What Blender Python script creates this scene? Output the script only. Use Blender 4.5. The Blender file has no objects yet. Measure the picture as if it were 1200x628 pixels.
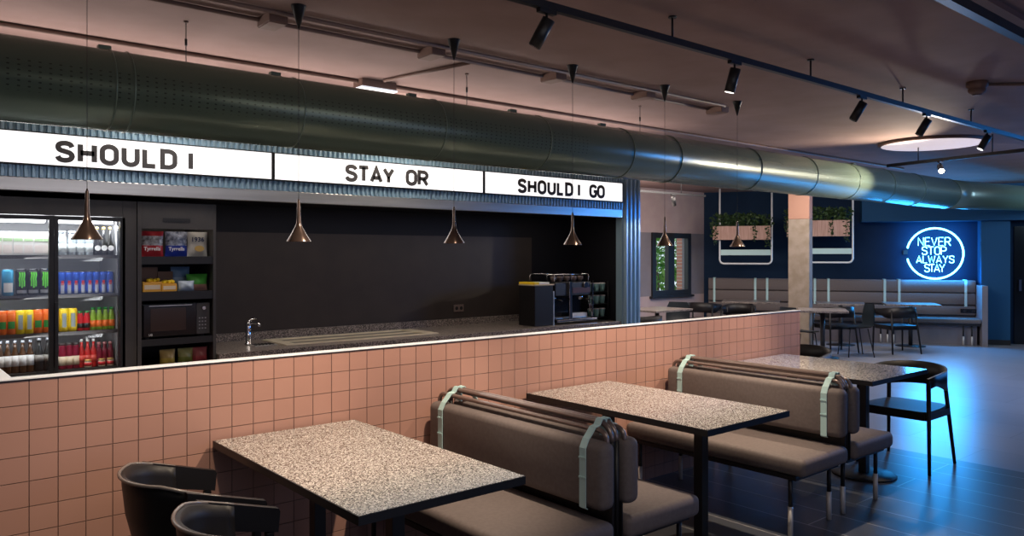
import bpy, bmesh, math, random
from mathutils import Vector, Matrix
random.seed(7)
S = bpy.context.scene
COL = S.collection
PI = math.pi
# ------------------------------------------------------------------ camera, world, lights, exposure
CAMH = 1.6; FPX = 914.0; HY = 298.0
FX, FY, RX, RY = .6446, .7645, .7645, -.6446
cd = bpy.data.cameras.new('camera'); cam = bpy.data.objects.new('camera', cd); COL.objects.link(cam)
cd.sensor_width = 36; cd.lens = FPX/1200*36; cd.shift_y = -(314-HY)/1200
cam.location = (0, 0, CAMH); cam.rotation_euler = (PI/2, 0, -math.atan2(FX, FY)); S.camera = cam
cd.clip_end = 200
w = bpy.data.worlds.new('world'); S.world = w; w.use_nodes = True
w.node_tree.nodes['Background'].inputs[0].default_value = (.75, .88, 1, 1)
w.node_tree.nodes['Background'].inputs[1].default_value = 1.3
S.view_settings.view_transform = 'Standard'; S.view_settings.look = 'None'
S.view_settings.gamma = 1; S.view_settings.use_curve_mapping = False
S.view_settings.exposure = 0.0

def light(kind, loc, energy, color=(1, .85, .68), target=None, size=.1, spot=60, blend=.5, sizey=None):
    d = bpy.data.lights.new('light', kind); d.energy = energy; d.color = color
    if kind == 'AREA':
        d.size = size
        if sizey: d.shape = 'RECTANGLE'; d.size_y = sizey
    else: d.shadow_soft_size = size
    if kind == 'SPOT': d.spot_size = math.radians(spot); d.spot_blend = blend
    o = bpy.data.objects.new('light', d); COL.objects.link(o); o.location = loc
    if target:
        o.rotation_euler = (Vector(target)-Vector(loc)).to_track_quat('-Z', 'Y').to_euler()
    return o
WARM = (1, .80, .60); BLUE = (.02, .35, 1)
HEADX = [-.55, .95, 2.37, 3.82, 5.34]
# general room wash from unseen area lights near the ceiling
light('AREA', (1.5, .6, 2.7), 14, (1, .9, .8), (1.9, 2.6, 0), 2.5, sizey=.6)
light('AREA', (-1.2, 1.5, 2.7), 2, (1, .85, .72), (0, 3, .6), 1.2)
light('AREA', (9.2, 7.6, 2.75), 170, (1, .86, .76), (9.6, 8.2, 0), 2.2)
light('AREA', (11.5, 6.0, 2.75), 78, (1, .90, .84), (12.6, 6.8, 0), 1.6)
light('AREA', (3.8, 5.66, 1.985), 8, (1, .86, .72), (3.8, 5.72, .9), 4.2, sizey=.10)
light('AREA', (14.3, 2.6, 2.7), 38, (.5, .78, 1), (14.2, 4.2, 2.45), .8)  # pale blue light added to brighten the duct end
light('AREA', (10.5, 2.5, 2.75), 60, (.75, .82, 1), (10.8, 3.2, 0), 2.0)
# cool soft fill added behind the camera, no window stands there
light('AREA', (2.6, -3.2, 1.7), 27, (.62, .68, 1), (2.8, 3.6, .9), 5.0, sizey=1.6)
# upward wash added near the kiosk top to brighten the ceiling
light('AREA', (2.6, 5.1, 2.42), 26, (1, .82, .74), (2.6, 4.7, 2.84), 7.0, sizey=.3)
light('AREA', (9.4, 8.2, 1.9), 20, (1, .82, .72), (9.4, 8.2, 2.84), 1.5)  # uplight added for the bright ceiling near the window

light('AREA', (1.6, 5.0, 2.78), 9, (1, .93, .86), (1.65, 5.7, 1.3), .5)  # downlight added to brighten the cabinet and fridge contents
light('AREA', (3.3, 5.0, 2.78), 9, (1, .88, .74), (3.3, 5.9, .9), .3)  # second added downlight, for the worktop tray
# ------------------------------------------------------------------ helpers
def ray(u, v):
    t = (u-600)/FPX; return Vector((FX+RX*t, FY+RY*t, (HY-v)/FPX))
def atY(u, v, Y):
    r = ray(u, v); k = Y/r.y; return Vector((r.x*k, Y, CAMH+r.z*k))
def atZ(u, v, z):
    r = ray(u, v); k = (z-CAMH)/r.z; return Vector((r.x*k, r.y*k, z))
def XU(u, Y):
    return atY(u, 298, Y).x

def mat(name, color, rough=.5, metal=0, emit=None, es=0, spec=.5, coat=0):
    m = bpy.data.materials.new(name); m.use_nodes = True
    b = m.node_tree.nodes['Principled BSDF']
    b.inputs['Base Color'].default_value = (*color, 1)
    b.inputs['Roughness'].default_value = rough; b.inputs['Metallic'].default_value = metal
    b.inputs['Specular IOR Level'].default_value = spec
    b.inputs['Coat Weight'].default_value = coat
    if emit: b.inputs['Emission Color'].default_value = (*emit, 1); b.inputs['Emission Strength'].default_value = es
    return m
def nodes(m): return m.node_tree.nodes, m.node_tree.links, m.node_tree.nodes['Principled BSDF']
def noisy(m, c1, c2, scale, bump=0, detail=4, stretch=None, dist=.01):
    n, l, b = nodes(m)
    tc = n.new('ShaderNodeTexCoord'); nz = n.new('ShaderNodeTexNoise'); nz.inputs['Scale'].default_value = scale; nz.inputs['Detail'].default_value = detail
    src = tc.outputs['Object']
    if stretch:
        mp = n.new('ShaderNodeMapping'); mp.inputs['Scale'].default_value = stretch; l.new(src, mp.inputs[0]); src = mp.outputs[0]
    l.new(src, nz.inputs['Vector'])
    r = n.new('ShaderNodeValToRGB'); r.color_ramp.elements[0].color = (*c1, 1); r.color_ramp.elements[1].color = (*c2, 1)
    r.color_ramp.elements[0].position = .35; r.color_ramp.elements[1].position = .65
    l.new(nz.outputs['Fac'], r.inputs[0]); l.new(r.outputs[0], b.inputs['Base Color'])
    if bump:
        bp = n.new('ShaderNodeBump'); bp.inputs['Strength'].default_value = bump; bp.inputs['Distance'].default_value = dist
        l.new(nz.outputs['Fac'], bp.inputs['Height']); l.new(bp.outputs[0], b.inputs['Normal'])
    return m
def brickmat(name, c1, c2, mortar, bw, bh, ms, axes, off=(0, 0), rough=.4, bump=.6, offset=0.0, dist=.004, freq=2, spec=.5, smooth=.1):
    m = mat(name, c1, rough, spec=spec); n, l, b = nodes(m)
    g = n.new('ShaderNodeNewGeometry'); sp = n.new('ShaderNodeSeparateXYZ'); l.new(g.outputs['Position'], sp.inputs[0])
    cb = n.new('ShaderNodeCombineXYZ')
    l.new(sp.outputs[axes[0]], cb.inputs[0]); l.new(sp.outputs[axes[1]], cb.inputs[1])
    mp = n.new('ShaderNodeMapping'); mp.inputs['Location'].default_value = (off[0], off[1], 0); l.new(cb.outputs[0], mp.inputs[0])
    br = n.new('ShaderNodeTexBrick'); br.offset = offset; br.offset_frequency = freq; br.squash = 1
    br.inputs['Scale'].default_value = 1; br.inputs['Brick Width'].default_value = bw; br.inputs['Row Height'].default_value = bh
    br.inputs['Mortar Size'].default_value = ms; br.inputs['Mortar Smooth'].default_value = smooth
    br.inputs['Color1'].default_value = (*c1, 1); br.inputs['Color2'].default_value = (*c2, 1); br.inputs['Mortar'].default_value = (*mortar, 1)
    l.new(mp.outputs[0], br.inputs['Vector']); l.new(br.outputs['Color'], b.inputs['Base Color'])
    bp = n.new('ShaderNodeBump'); bp.invert = True; bp.inputs['Strength'].default_value = bump; bp.inputs['Distance'].default_value = dist
    l.new(br.outputs['Fac'], bp.inputs['Height']); l.new(bp.outputs[0], b.inputs['Normal'])
    return m
def speckle(name, stops, scale, rough=.2):
    m = mat(name, (.5, .5, .5), rough); n, l, b = nodes(m)
    tc = n.new('ShaderNodeTexCoord'); v = n.new('ShaderNodeTexVoronoi'); v.inputs['Scale'].default_value = scale
    l.new(tc.outputs['Object'], v.inputs['Vector'])
    sp = n.new('ShaderNodeSeparateColor'); l.new(v.outputs['Color'], sp.inputs[0])
    r = n.new('ShaderNodeValToRGB'); r.color_ramp.interpolation = 'CONSTANT'
    e = r.color_ramp.elements; e[0].position = stops[0][0]; e[0].color = (*stops[0][1], 1); e[1].position = stops[1][0]; e[1].color = (*stops[1][1], 1)
    for p, c in stops[2:]:
        x = e.new(p); x.color = (*c, 1)
    l.new(sp.outputs[0], r.inputs[0]); l.new(r.outputs[0], b.inputs['Base Color'])
    return m
def glassmat(name, tint=(1, 1, 1), refl=.12):
    m = bpy.data.materials.new(name); m.use_nodes = True; n = m.node_tree.nodes; l = m.node_tree.links
    n.remove(n['Principled BSDF']); o = n['Material Output']
    tr = n.new('ShaderNodeBsdfTransparent'); tr.inputs[0].default_value = (*tint, 1)
    gl = n.new('ShaderNodeBsdfGlossy'); gl.inputs['Roughness'].default_value = .02
    lw = n.new('ShaderNodeLayerWeight'); lw.inputs[0].default_value = .5
    pw = n.new('ShaderNodeMath'); pw.operation = 'POWER'; l.new(lw.outputs['Facing'], pw.inputs[0]); pw.inputs[1].default_value = 4
    fr = n.new('ShaderNodeMath'); fr.operation = 'MULTIPLY_ADD'; l.new(pw.outputs[0], fr.inputs[0]); fr.inputs[1].default_value = .5; fr.inputs[2].default_value = .03
    mx = n.new('ShaderNodeMixShader'); l.new(fr.outputs[0], mx.inputs[0]); l.new(tr.outputs[0], mx.inputs[1]); l.new(gl.outputs[0], mx.inputs[2])
    l.new(mx.outputs[0], o.inputs[0]); return m

M = {}
M['tile'] = brickmat('pink_tile', (.47, .262, .205), (.43, .235, .182), (.16, .09, .07), .1016, .1016, .0022, ('X', 'Z'), (-.5325+.1016*20, -.9997+.1016*20), rough=.36, bump=1, dist=.005, smooth=.7)
M['tile_side'] = brickmat('pink_tile_side', (.52, .27, .19), (.47, .235, .165), (.13, .07, .05), .1016, .1016, .0016, ('Y', 'Z'), (0, -.9997+.1016*20), rough=.38, bump=.7, dist=.003)
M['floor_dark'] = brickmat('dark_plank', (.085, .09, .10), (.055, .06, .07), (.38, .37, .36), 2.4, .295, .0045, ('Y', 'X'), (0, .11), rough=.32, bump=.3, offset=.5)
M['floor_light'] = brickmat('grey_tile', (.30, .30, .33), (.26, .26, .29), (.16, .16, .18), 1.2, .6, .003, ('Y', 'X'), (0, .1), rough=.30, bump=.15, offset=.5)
M['ceiling'] = noisy(mat('ceiling_paint', (.3, .2, .18), .85, spec=.2), (.34, .235, .215), (.30, .205, .185), 3, .05)
M['white'] = mat('white_ledge', (.88, .92, .97), .3)
M['black'] = mat('black_paint', (.012, .012, .014), .45)
M['blackgloss'] = mat('black_gloss', (.01, .01, .012), .15)
M['blackwood'] = mat('black_wood', (.009, .008, .009), .45, spec=.3)
M['darkgrey'] = noisy(mat('dark_laminate', (.05, .045, .043), .5), (.045, .042, .042), (.055, .05, .048), 8)
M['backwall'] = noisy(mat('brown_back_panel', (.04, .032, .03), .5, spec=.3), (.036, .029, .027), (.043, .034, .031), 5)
M['backdark'] = mat('black_panel_and_shade', (.010, .010, .014), .6, spec=.2)
M['duct'] = mat('duct_green', (.14, .19, .145), .30, metal=.3)
M['steel'] = noisy(mat('brushed_steel', (.6, .6, .58), .32, metal=.7), (.55, .54, .52), (.66, .65, .63), 30, 0, stretch=(.05, 1, 1))
M['chrome'] = mat('chrome', (.8, .8, .82), .1, metal=1)
M['corr'] = mat('corrugated_metal', (.34, .50, .62), .32, metal=.35)
M['signwhite'] = mat('sign_acrylic', (.9, .9, .9), .4, emit=(1, .99, .98), es=1.05)
M['ink'] = mat('sign_letter_ink', (.06, .056, .058), .5)
M['terrazzo'] = speckle('terrazzo', [(0, (.03, .028, .028)), (.22, (.12, .11, .105)), (.38, (.33, .31, .29)), (.6, (.52, .49, .45)), (.8, (.75, .72, .68))], 250, .13)
M['granite'] = speckle('brown_granite', [(0, (.07, .06, .055)), (.4, (.20, .165, .15)), (.75, (.36, .31, .28))], 160, .3)
M['traypan'] = mat('tray_pan', (.30, .26, .20), .3, metal=.5)
M['traysteel'] = mat('tray_steel', (.80, .72, .56), .34, metal=.4)
M['leather'] = noisy(mat('taupe_leather', (.15, .125, .12), .62, spec=.3), (.150, .122, .116), (.172, .142, .134), 60, .08, dist=.002)
M['rail'] = mat('bronze_rail', (.26, .20, .18), .28, metal=.55)
M['mint'] = mat('mint_strap', (.48, .70, .70), .45)
M['sleeve'] = mat('leg_sleeve', (.62, .59, .57), .4, metal=.2)
M['concrete'] = noisy(mat('concrete_column', (.3, .27, .23), .8), (.18, .14, .10), (.235, .19, .15), 7, .2, detail=8)
M['pinkplaster'] = noisy(mat('pink_plaster', (.5, .36, .34), .85), (.42, .32, .32), (.46, .36, .35), 4)
M['greyplaster'] = noisy(mat('grey_plaster', (.2, .18, .2), .85), (.19, .175, .195), (.22, .2, .22), 4)
M['column_top'] = mat('pink_column_paint', (.30, .16, .11), .8)
M['bluewall'] = noisy(mat('navy_wall', (.01, .03, .07), .75, spec=.2), (.0045, .019, .050), (.006, .023, .058), 3)
M['bluelight'] = mat('mid_blue_paint', (.014, .075, .17), .7, spec=.25)
M['planter'] = noisy(mat('planter_wood', (.45, .28, .23), .7), (.42, .25, .2), (.55, .36, .3), 14, 0, stretch=(6, 6, .3))
M['leaf'] = noisy(mat('leaf_green', (.03, .07, .02), .6), (.015, .04, .012), (.05, .10, .03), 20)
M['leafbright'] = noisy(mat('garden_leaf', (.12, .3, .06), .7), (.06, .2, .03), (.25, .45, .10), 6)
M['trunk'] = noisy(mat('tree_bark', (.1, .07, .05), .9), (.08, .06, .04), (.14, .1, .07), 15)
M['brickout'] = brickmat('garden_brick', (.5, .18, .12), (.42, .15, .1), (.5, .45, .4), .22, .075, .006, ('X', 'Z'), offset=.5)
M['whitetube'] = mat('white_tube', (.75, .78, .8), .4)
M['neon'] = mat('neon_glass', (.2, .7, 1), .3, emit=(.14, .62, 1), es=9)
M['glass'] = glassmat('clear_glass')
M['plasticblue'] = mat('teal_plastic', (.006, .011, .016), .45)
M['conduit'] = mat('painted_conduit', (.20, .125, .10), .6)
M['jbox'] = mat('painted_box', (.22, .13, .10), .7)
M['beam'] = mat('brown_beam', (.16, .085, .07), .8)
M['diffuser'] = mat('light_diffuser', (.9, .9, .9), .5, emit=(.85, .92, 1), es=.8)
M['disc'] = mat('round_diffuser', (.8, .7, .7), .6, emit=(1, .84, .86), es=.62)
M['led'] = mat('fridge_led', (1, 1, 1), .4, emit=(.95, .98, 1), es=7)
M['lens'] = mat('spot_lens', (1, 1, 1), .3, emit=(1, .9, .8), es=2.5)
M['lensbright'] = mat('bright_spot_lens', (1, 1, 1), .3, emit=(1, .88, .68), es=60)
M['shade'] = mat('pendant_shade', (.13, .09, .075), .2, metal=.7)
M['shadein'] = mat('pendant_inside', (.20, .11, .075), .6)
M['fridgein'] = mat('fridge_inside', (.30, .30, .31), .45)
M['bulb'] = mat('pendant_bulb', (1, .8, .6), .4, emit=(1, .75, .5), es=1.5)

class MB:
    def __init__(s): s.bm = bmesh.new()
    def box(s, x0, x1, y0, y1, z0, z1, bev=0, seg=2):
        b = bmesh.new(); bmesh.ops.create_cube(b, size=1)
        for v in b.verts: v.co = Vector(((x0+x1)/2+v.co.x*(x1-x0), (y0+y1)/2+v.co.y*(y1-y0), (z0+z1)/2+v.co.z*(z1-z0)))
        if bev: bmesh.ops.bevel(b, geom=b.edges[:], offset=bev, segments=seg, affect='EDGES', profile=.5)
        if bev > .012:
            for f in b.faces: f.smooth = True
        s._merge(b); return s
    def _merge(s, b, mtx=None):
        if mtx: bmesh.ops.transform(b, matrix=mtx, verts=b.verts)
        me = bpy.data.meshes.new('t'); b.to_mesh(me); b.free(); s.bm.from_mesh(me); bpy.data.meshes.remove(me)
    def tube(s, pts, r, n=10, closed=False, r2=None, flat=None, norm=None):
        pts = [Vector(p) for p in pts]; N = len(pts); rings = []
        up = None
        for i, p in enumerate(pts):
            if closed: t = pts[(i+1) % N]-pts[i-1]
            else: t = pts[min(i+1, N-1)]-pts[max(i-1, 0)]
            t.normalize()
            if up is None:
                up = Vector((0, 0, 1)) if abs(t.z) < .9 else Vector((1, 0, 0))
            if norm is not None: b = Vector(norm); a = t.cross(b).normalized()
            else: a = t.cross(up).normalized(); b = a.cross(t).normalized(); up = b
            rr = r if r2 is None else r+(r2-r)*i/max(N-1, 1)
            ra, rb = (rr, rr) if not flat else (rr*flat[0], rr*flat[1])
            rings.append([s.bm.verts.new(p+a*math.cos(2*PI*k/n)*ra+b*math.sin(2*PI*k/n)*rb) for k in range(n)])
        for i in range(N if closed else N-1):
            A, B = rings[i], rings[(i+1) % N]
            for k in range(n):
                f = s.bm.faces.new((A[k], A[(k+1) % n], B[(k+1) % n], B[k])); f.smooth = True
        if not closed:
            s.bm.faces.new(rings[0][::-1]); s.bm.faces.new(rings[-1])
        return s
    def lathe(s, prof, cx=0, cy=0, n=24, cz=0, smooth=True):
        rings = []
        for r, z in prof:
            rings.append([s.bm.verts.new((cx+r*math.cos(2*PI*k/n), cy+r*math.sin(2*PI*k/n), cz+z)) for k in range(n)])
        for A, B in zip(rings, rings[1:]):
            for k in range(n):
                f = s.bm.faces.new((A[k], A[(k+1) % n], B[(k+1) % n], B[k])); f.smooth = smooth
        if prof[0][0] > 1e-4: s.bm.faces.new(rings[0][::-1])
        if prof[-1][0] > 1e-4: s.bm.faces.new(rings[-1])
        return s
    def prism(s, pts, lo, hi, axis='z'):
        def P(a, b, c): return {'z': (a, b, c), 'y': (a, c, b), 'x': (c, a, b)}[axis]
        A = [s.bm.verts.new(P(a, b, lo)) for a, b in pts]; B = [s.bm.verts.new(P(a, b, hi)) for a, b in pts]
        n = len(pts)
        s.bm.faces.new(A); s.bm.faces.new(B[::-1])
        for k in range(n): s.bm.faces.new((A[k], B[k], B[(k+1) % n], A[(k+1) % n]))
        return s
    def ribbon(s, pts, wd, closed, y0, y1):
        # flat lettering stroke in the xz plane, from y0 (front) to y1
        P = [Vector(p) for p in pts]; N = len(P); L = []; Rr = []
        for i in range(N):
            if closed: a = P[i]-P[i-1]; b = P[(i+1) % N]-P[i]
            else:
                a = P[i]-P[i-1] if i else P[1]-P[0]; b = P[i+1]-P[i] if i < N-1 else P[-1]-P[-2]
            a.normalize(); b.normalize(); na = Vector((-a.y, a.x)); nb = Vector((-b.y, b.x)); m = (na+nb)
            if m.length < .2: m = na
            m.normalize(); k = min(1/max(m.dot(na), .35), 2.2)
            L.append(P[i]+m*wd/2*k); Rr.append(P[i]-m*wd/2*k)
        for i in range(N if closed else N-1):
            j = (i+1) % N; q = [L[i], L[j], Rr[j], Rr[i]]
            A = [s.bm.verts.new((c.x, y0, c.y)) for c in q]; B = [s.bm.verts.new((c.x, y1, c.y)) for c in q]
            s.bm.faces.new(A); s.bm.faces.new(B[::-1])
            for k in range(4): s.bm.faces.new((A[k], B[k], B[(k+1) % 4], A[(k+1) % 4]))
        return s
    def build(s, name, m, parent=None, world=True, shift=True):
        bmesh.ops.recalc_face_normals(s.bm, faces=s.bm.faces[:])
        me = bpy.data.meshes.new(name)
        if parent is not None and world:
            o0 = Vector((0, 0, 0)); q = parent
            while q is not None: o0 += q.location; q = q.parent
            for v in s.bm.verts: v.co -= o0
        loc = Vector((0, 0, 0))
        if parent is None and shift:
            xs = [v.co for v in s.bm.verts]
            loc = Vector(((min(c.x for c in xs)+max(c.x for c in xs))/2, (min(c.y for c in xs)+max(c.y for c in xs))/2, min(c.z for c in xs)))
            for v in s.bm.verts: v.co -= loc
        s.bm.to_mesh(me); s.bm.free()
        me.materials.append(m if not isinstance(m, str) else M[m])
        o = bpy.data.objects.new(name, me); COL.objects.link(o); o.location = loc
        if parent is not None: o.parent = parent
        return o
def tag(o, label, cat, group=None, kind=None):
    o['label'] = label; o['category'] = cat
    if group: o['group'] = group
    if kind: o['kind'] = kind
    return o
def thing(name, label, cat, loc=(0, 0, 0), rotz=0, group=None):
    o = bpy.data.objects.new(name, None); COL.objects.link(o); o.location = loc; o.rotation_euler = (0, 0, rotz); o.empty_display_size = .1
    return tag(o, label, cat, group)
def struct(name, mb, m, label=None):
    o = mb.build(name, m, shift=False); o['kind'] = 'structure'
    if label: o['label'] = label; o['category'] = name.split('_')[0]
    return o
def dup(root, loc, rotz=None, label=None, group=None):
    r = root.copy(); COL.objects.link(r); r.location = loc
    if rotz is not None: r.rotation_euler = (0, 0, rotz)
    if label: r['label'] = label
    if group: r['group'] = group
    for ch in list(root.children):
        c = ch.copy(); COL.objects.link(c); c.parent = r
        for g in list(ch.children):
            d = g.copy(); COL.objects.link(d); d.parent = c
    return r
def box(*a, **k): return MB().box(*a, **k)
ORD = ['first', 'second', 'third', 'fourth', 'fifth', 'sixth', 'seventh', 'eighth', 'ninth', 'tenth']

# lettering strokes -------------------------------------------------
def cr(p, closed=False, n=5):
    P = [Vector(q) for q in p]; N = len(P); out = []
    for i in range(N if closed else N-1):
        g = (lambda j: P[j % N]) if closed else (lambda j: P[max(0, min(N-1, j))])
        a, b, c, d = g(i-1), g(i), g(i+1), g(i+2)
        for k in range(n):
            t = k/n
            out.append(.5*((2*b)+(c-a)*t+(2*a-5*b+4*c-d)*t*t+(3*b-a-3*c+d)*t**3))
    if not closed: out.append(P[-1])
    return out
def arc(cx, cy, rx, ry, a0, a1, n=7): return [(cx+rx*math.cos(math.radians(a0+(a1-a0)*k/n)), cy+ry*math.sin(math.radians(a0+(a1-a0)*k/n))) for k in range(n+1)]
def glyph(c):
    r = .26
    Pp = [(0, 0), (0, 1), (.32, 1)]+arc(.32, .735, .26, .265, 85, -85)+[(.32, .47), (0, .47)]
    G = {
     'S': (.58, [(cr([(.58, .78), (.5, .94), (.29, 1), (.08, .93), (.02, .76), (.09, .6), (.29, .52), (.5, .43), (.58, .25), (.5, .07), (.29, 0), (.08, .06), (0, .22)]), 0)]),
     'H': (.58, [([(0, 0), (0, 1)], 0), ([(.58, 0), (.58, 1)], 0), ([(0, .5), (.58, .5)], 0)]),
     'O': (.6, [(arc(.3, .7, .3, .3, 180, 0, 10)+arc(.3, .3, .3, .3, 0, -180, 10), 1)]),
     'U': (.58, [([(0, 1)]+arc(.29, .29, .29, .29, 180, 360, 10)+[(.58, 1)], 0)]),
     'L': (.48, [([(0, 1), (0, 0), (.48, 0)], 0)]),
     'D': (.58, [([(0, 0), (0, 1), (.28, 1)]+arc(.28, .7, .3, .3, 85, 0, 6)+arc(.28, .3, .3, .3, 0, -85, 6)+[(.28, 0)], 1)]),
     'I': (0, [([(0, 0), (0, 1)], 0)]),
     'T': (.6, [([(0, 1), (.6, 1)], 0), ([(.3, 1), (.3, 0)], 0)]),
     'A': (.64, [([(0, 0), (.32, 1), (.64, 0)], 0), ([(.1, .28), (.54, .28)], 0)]),
     'Y': (.6, [([(0, 1), (.3, .45), (.6, 1)], 0), ([(.3, .45), (.3, 0)], 0)]),
     'R': (.6, [(Pp, 0), ([(.3, .47), (.6, 0)], 0)]),
     'P': (.58, [(Pp, 0)]),
     'G': (.6, [(cr([(.58, .8), (.5, .94), (.3, 1), (.08, .92), (0, .7), (0, .3), (.08, .08), (.3, 0), (.52, .08), (.58, .3)])+[(.58, .48), (.34, .48)], 0)]),
     'N': (.58, [([(0, 0), (0, 1), (.58, 0), (.58, 1)], 0)]),
     'E': (.5, [([(.5, 1), (0, 1), (0, 0), (.5, 0)], 0), ([(0, .52), (.44, .52)], 0)]),
     'V': (.6, [([(0, 1), (.3, 0), (.6, 1)], 0)]),
     'W': (.84, [([(0, 1), (.2, 0), (.42, .9), (.64, 0), (.84, 1)], 0)])}
    return G[c]
def strokes(text, x0, x1, z0, z1, sw, space=.42, xs=1.0):
    """strokes of a word fitted between x0..x1 and z0..z1 (outer size)"""
    h = (z1-z0)-sw; ws = [None if c == ' ' else glyph(c)[0]*xs for c in text]
    adv = sum((space*h if w_ is None else w_*h+sw) for w_ in ws); gaps = max(len(text)-1, 1)
    tr = ((x1-x0)-adv)/gaps; x = x0; out = []
    for c, w_ in zip(text, ws):
        if w_ is None: x += space*h+tr; continue
        for pts, cl in glyph(c)[1]:
            out.append(([(x+sw/2+p[0]*h*xs, z0+sw/2+p[1]*h) for p in pts], cl))
        x += w_*h+sw+tr
    return out
def small_text(s, size, m, parent, loc, rot=(PI/2, 0, 0), name='lettering'):
    cu = bpy.data.curves.new('txt', 'FONT'); cu.body = s; cu.size = size; cu.align_x = 'CENTER'; cu.align_y = 'CENTER'; cu.extrude = .0006; cu.offset = size*.02; cu.resolution_u = 2
    t = bpy.data.objects.new('txt', cu); COL.objects.link(t); bpy.context.view_layer.update()
    me = bpy.data.meshes.new_from_object(t.evaluated_get(bpy.context.evaluated_depsgraph_get()))
    bpy.data.objects.remove(t)
    me.materials.clear(); me.materials.append(m)
    o = bpy.data.objects.new(name, me); COL.objects.link(o); o.parent = parent; o.location = loc; o.rotation_euler = rot
    return o

# ------------------------------------------------------------------ large structure
CZ = 2.84
X0, X1, Y0, Y1 = -3.0, 19.0, -3.5, 9.5
DX = 6.56
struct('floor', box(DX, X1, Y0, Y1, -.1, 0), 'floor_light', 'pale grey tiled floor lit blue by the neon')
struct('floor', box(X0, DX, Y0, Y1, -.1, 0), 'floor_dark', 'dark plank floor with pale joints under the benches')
struct('ceiling', box(X0, X1, Y0, Y1, CZ, CZ+.1), 'ceiling', 'dull pink painted ceiling')
struct('wall_left', box(X0-.1, X0, Y0, Y1, -.1, CZ+.1), 'greyplaster')
struct('wall_rear', box(X0, X1, Y0-.1, Y0, -.1, CZ+.1), 'greyplaster')
struct('wall_end', box(X1, X1+.1, Y0, Y1, -.1, CZ+.1), 'backdark')
# window wall with an opening
WX0, WX1 = XU(763, Y1), XU(808, Y1)
WZ1 = atY(785, 273, Y1).z; WZ0 = atY(785, 346, Y1).z
WS = atY(790, 272.6, Y1).z
def wallband(z0, z1, m, n):
    mb = MB(); X_1 = 13.3
    if z1 <= WZ0 or z0 >= WZ1: mb.box(X0, X_1, Y1, Y1+.18, z0, z1)
    else: mb.box(X0, WX0, Y1, Y1+.18, z0, z1); mb.box(WX1, X_1, Y1, Y1+.18, z0, z1)
    return struct(n, mb, m)
wallband(-.1, WZ0, 'pinkplaster', 'wall_back'); wallband(WZ0, WZ1, 'greyplaster', 'wall_back'); wallband(WZ1, CZ+.1, 'pinkplaster', 'wall_back')
win = MB()
fw = .10
win.box(WX0, WX1, Y1-.04, Y1+.05, WZ0, WZ0+fw); win.box(WX0, WX1, Y1-.04, Y1+.05, WZ1-fw, WZ1)
xm = XU(785, Y1)
for a, b in ((WX0, WX0+fw), (xm-.09, xm+.09), (WX1-fw, WX1)): win.box(a, b, Y1-.04, Y1+.05, WZ0+fw, WZ1-fw)
wo = struct('window_1', win, 'black', 'black framed double window onto greenery')
box(WX0+.05, WX1-.05, Y1+.0, Y1+.008, WZ0+.05, WZ1-.05).build('window_pane', 'glass', wo)
box(WX0-.05, WX1+.05, Y1-.08, Y1-.0, WZ0-.04, WZ0).build('window_sill', 'black', wo)

# blue angled wall
W1 = Vector((13.057, 9.5, 0)); W2 = Vector((15.575, 5.31, 0))
WD = (W2-W1).normalized(); WN = Vector((-WD.y, WD.x, 0))     # WN points away from the room
if WN.x < 0: WN = -WN
WA = math.atan2(WD.y, WD.x); WL = (W2-W1).length
def SW(u, off=0.0, v=298):
    r = ray(u, v); o = W1-WN*off
    k = o.dot(WN)/(r.x*WN.x+r.y*WN.y); p = Vector((r.x*k, r.y*k, CAMH+r.z*k)); return (p-o).dot(WD), p.z
def wframe(o): o.location = W1.copy(); o.rotation_euler = (0, 0, WA)
def wstruct(name, mb, m, label=None):
    o = struct(name, mb, m, label); wframe(o); return o
wstruct('wall_blue', box(-.4, WL+.9, 0, .15, -.1, CZ+.1), 'bluewall', 'navy blue end wall carrying the neon sign')
sp0 = SW(1150, .28)[0]; sp1 = SW(1184, .28)[0]
wstruct('wall_pier', box(sp0, sp1, -.28, 0, 0, CZ), 'bluelight', 'mid blue wall pier right of the far bench')
wstruct('trim_bulkhead', box(SW(1008, .1)[0], sp1+2.8, -.42, 0, atY(1150, 257, 5.2).z-.02, CZ), 'bluelight', 'blue bulkhead above the neon sign')
wstruct('wall_dark', box(sp1, sp1+3.5, .02, .16, -.1, CZ), 'backdark', 'dark wall with doorway at far right')
wstruct('baseboard_blue', box(sp0-.004, sp1+.004, -.29, 0, 0, .09), 'black')
# dark doorway at far right
do = wstruct('door_1', box(sp1+.12, sp1+1.1, -.03, .02, 0, 2.1), 'blackgloss', 'black door at the right edge')
MB().box(sp1+.18, sp1+.22, -.09, -.03, .95, 1.15).build('door_handle', 'chrome', do, world=False)

# concrete column
cx0 = atZ(938, 411, 0)
cc = MB(); a = .165
csplit = 1.6+(298-257)/FPX*12.9
cc.box(-a, a, -a, a, 0, csplit, bev=.008)
co = cc.build('column', 'concrete', shift=False); co.location = (cx0.x, cx0.y, 0); co.rotation_euler = (0, 0, .35); co['kind'] = 'structure'; co['label'] = 'square concrete column with pink painted top'; co['category'] = 'column'
cc2 = MB().box(-a, a, -a, a, csplit, CZ, bev=.008); cc2.build('column_top', 'column_top', co, world=False)

# ceiling beams top right
b1 = atZ(1120, 0, CZ); 
struct('trim_1', box(3.0, 15, 1.38, 1.49, CZ-.03, CZ), 'beam', 'brown ceiling beam at the top right corner')

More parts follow.
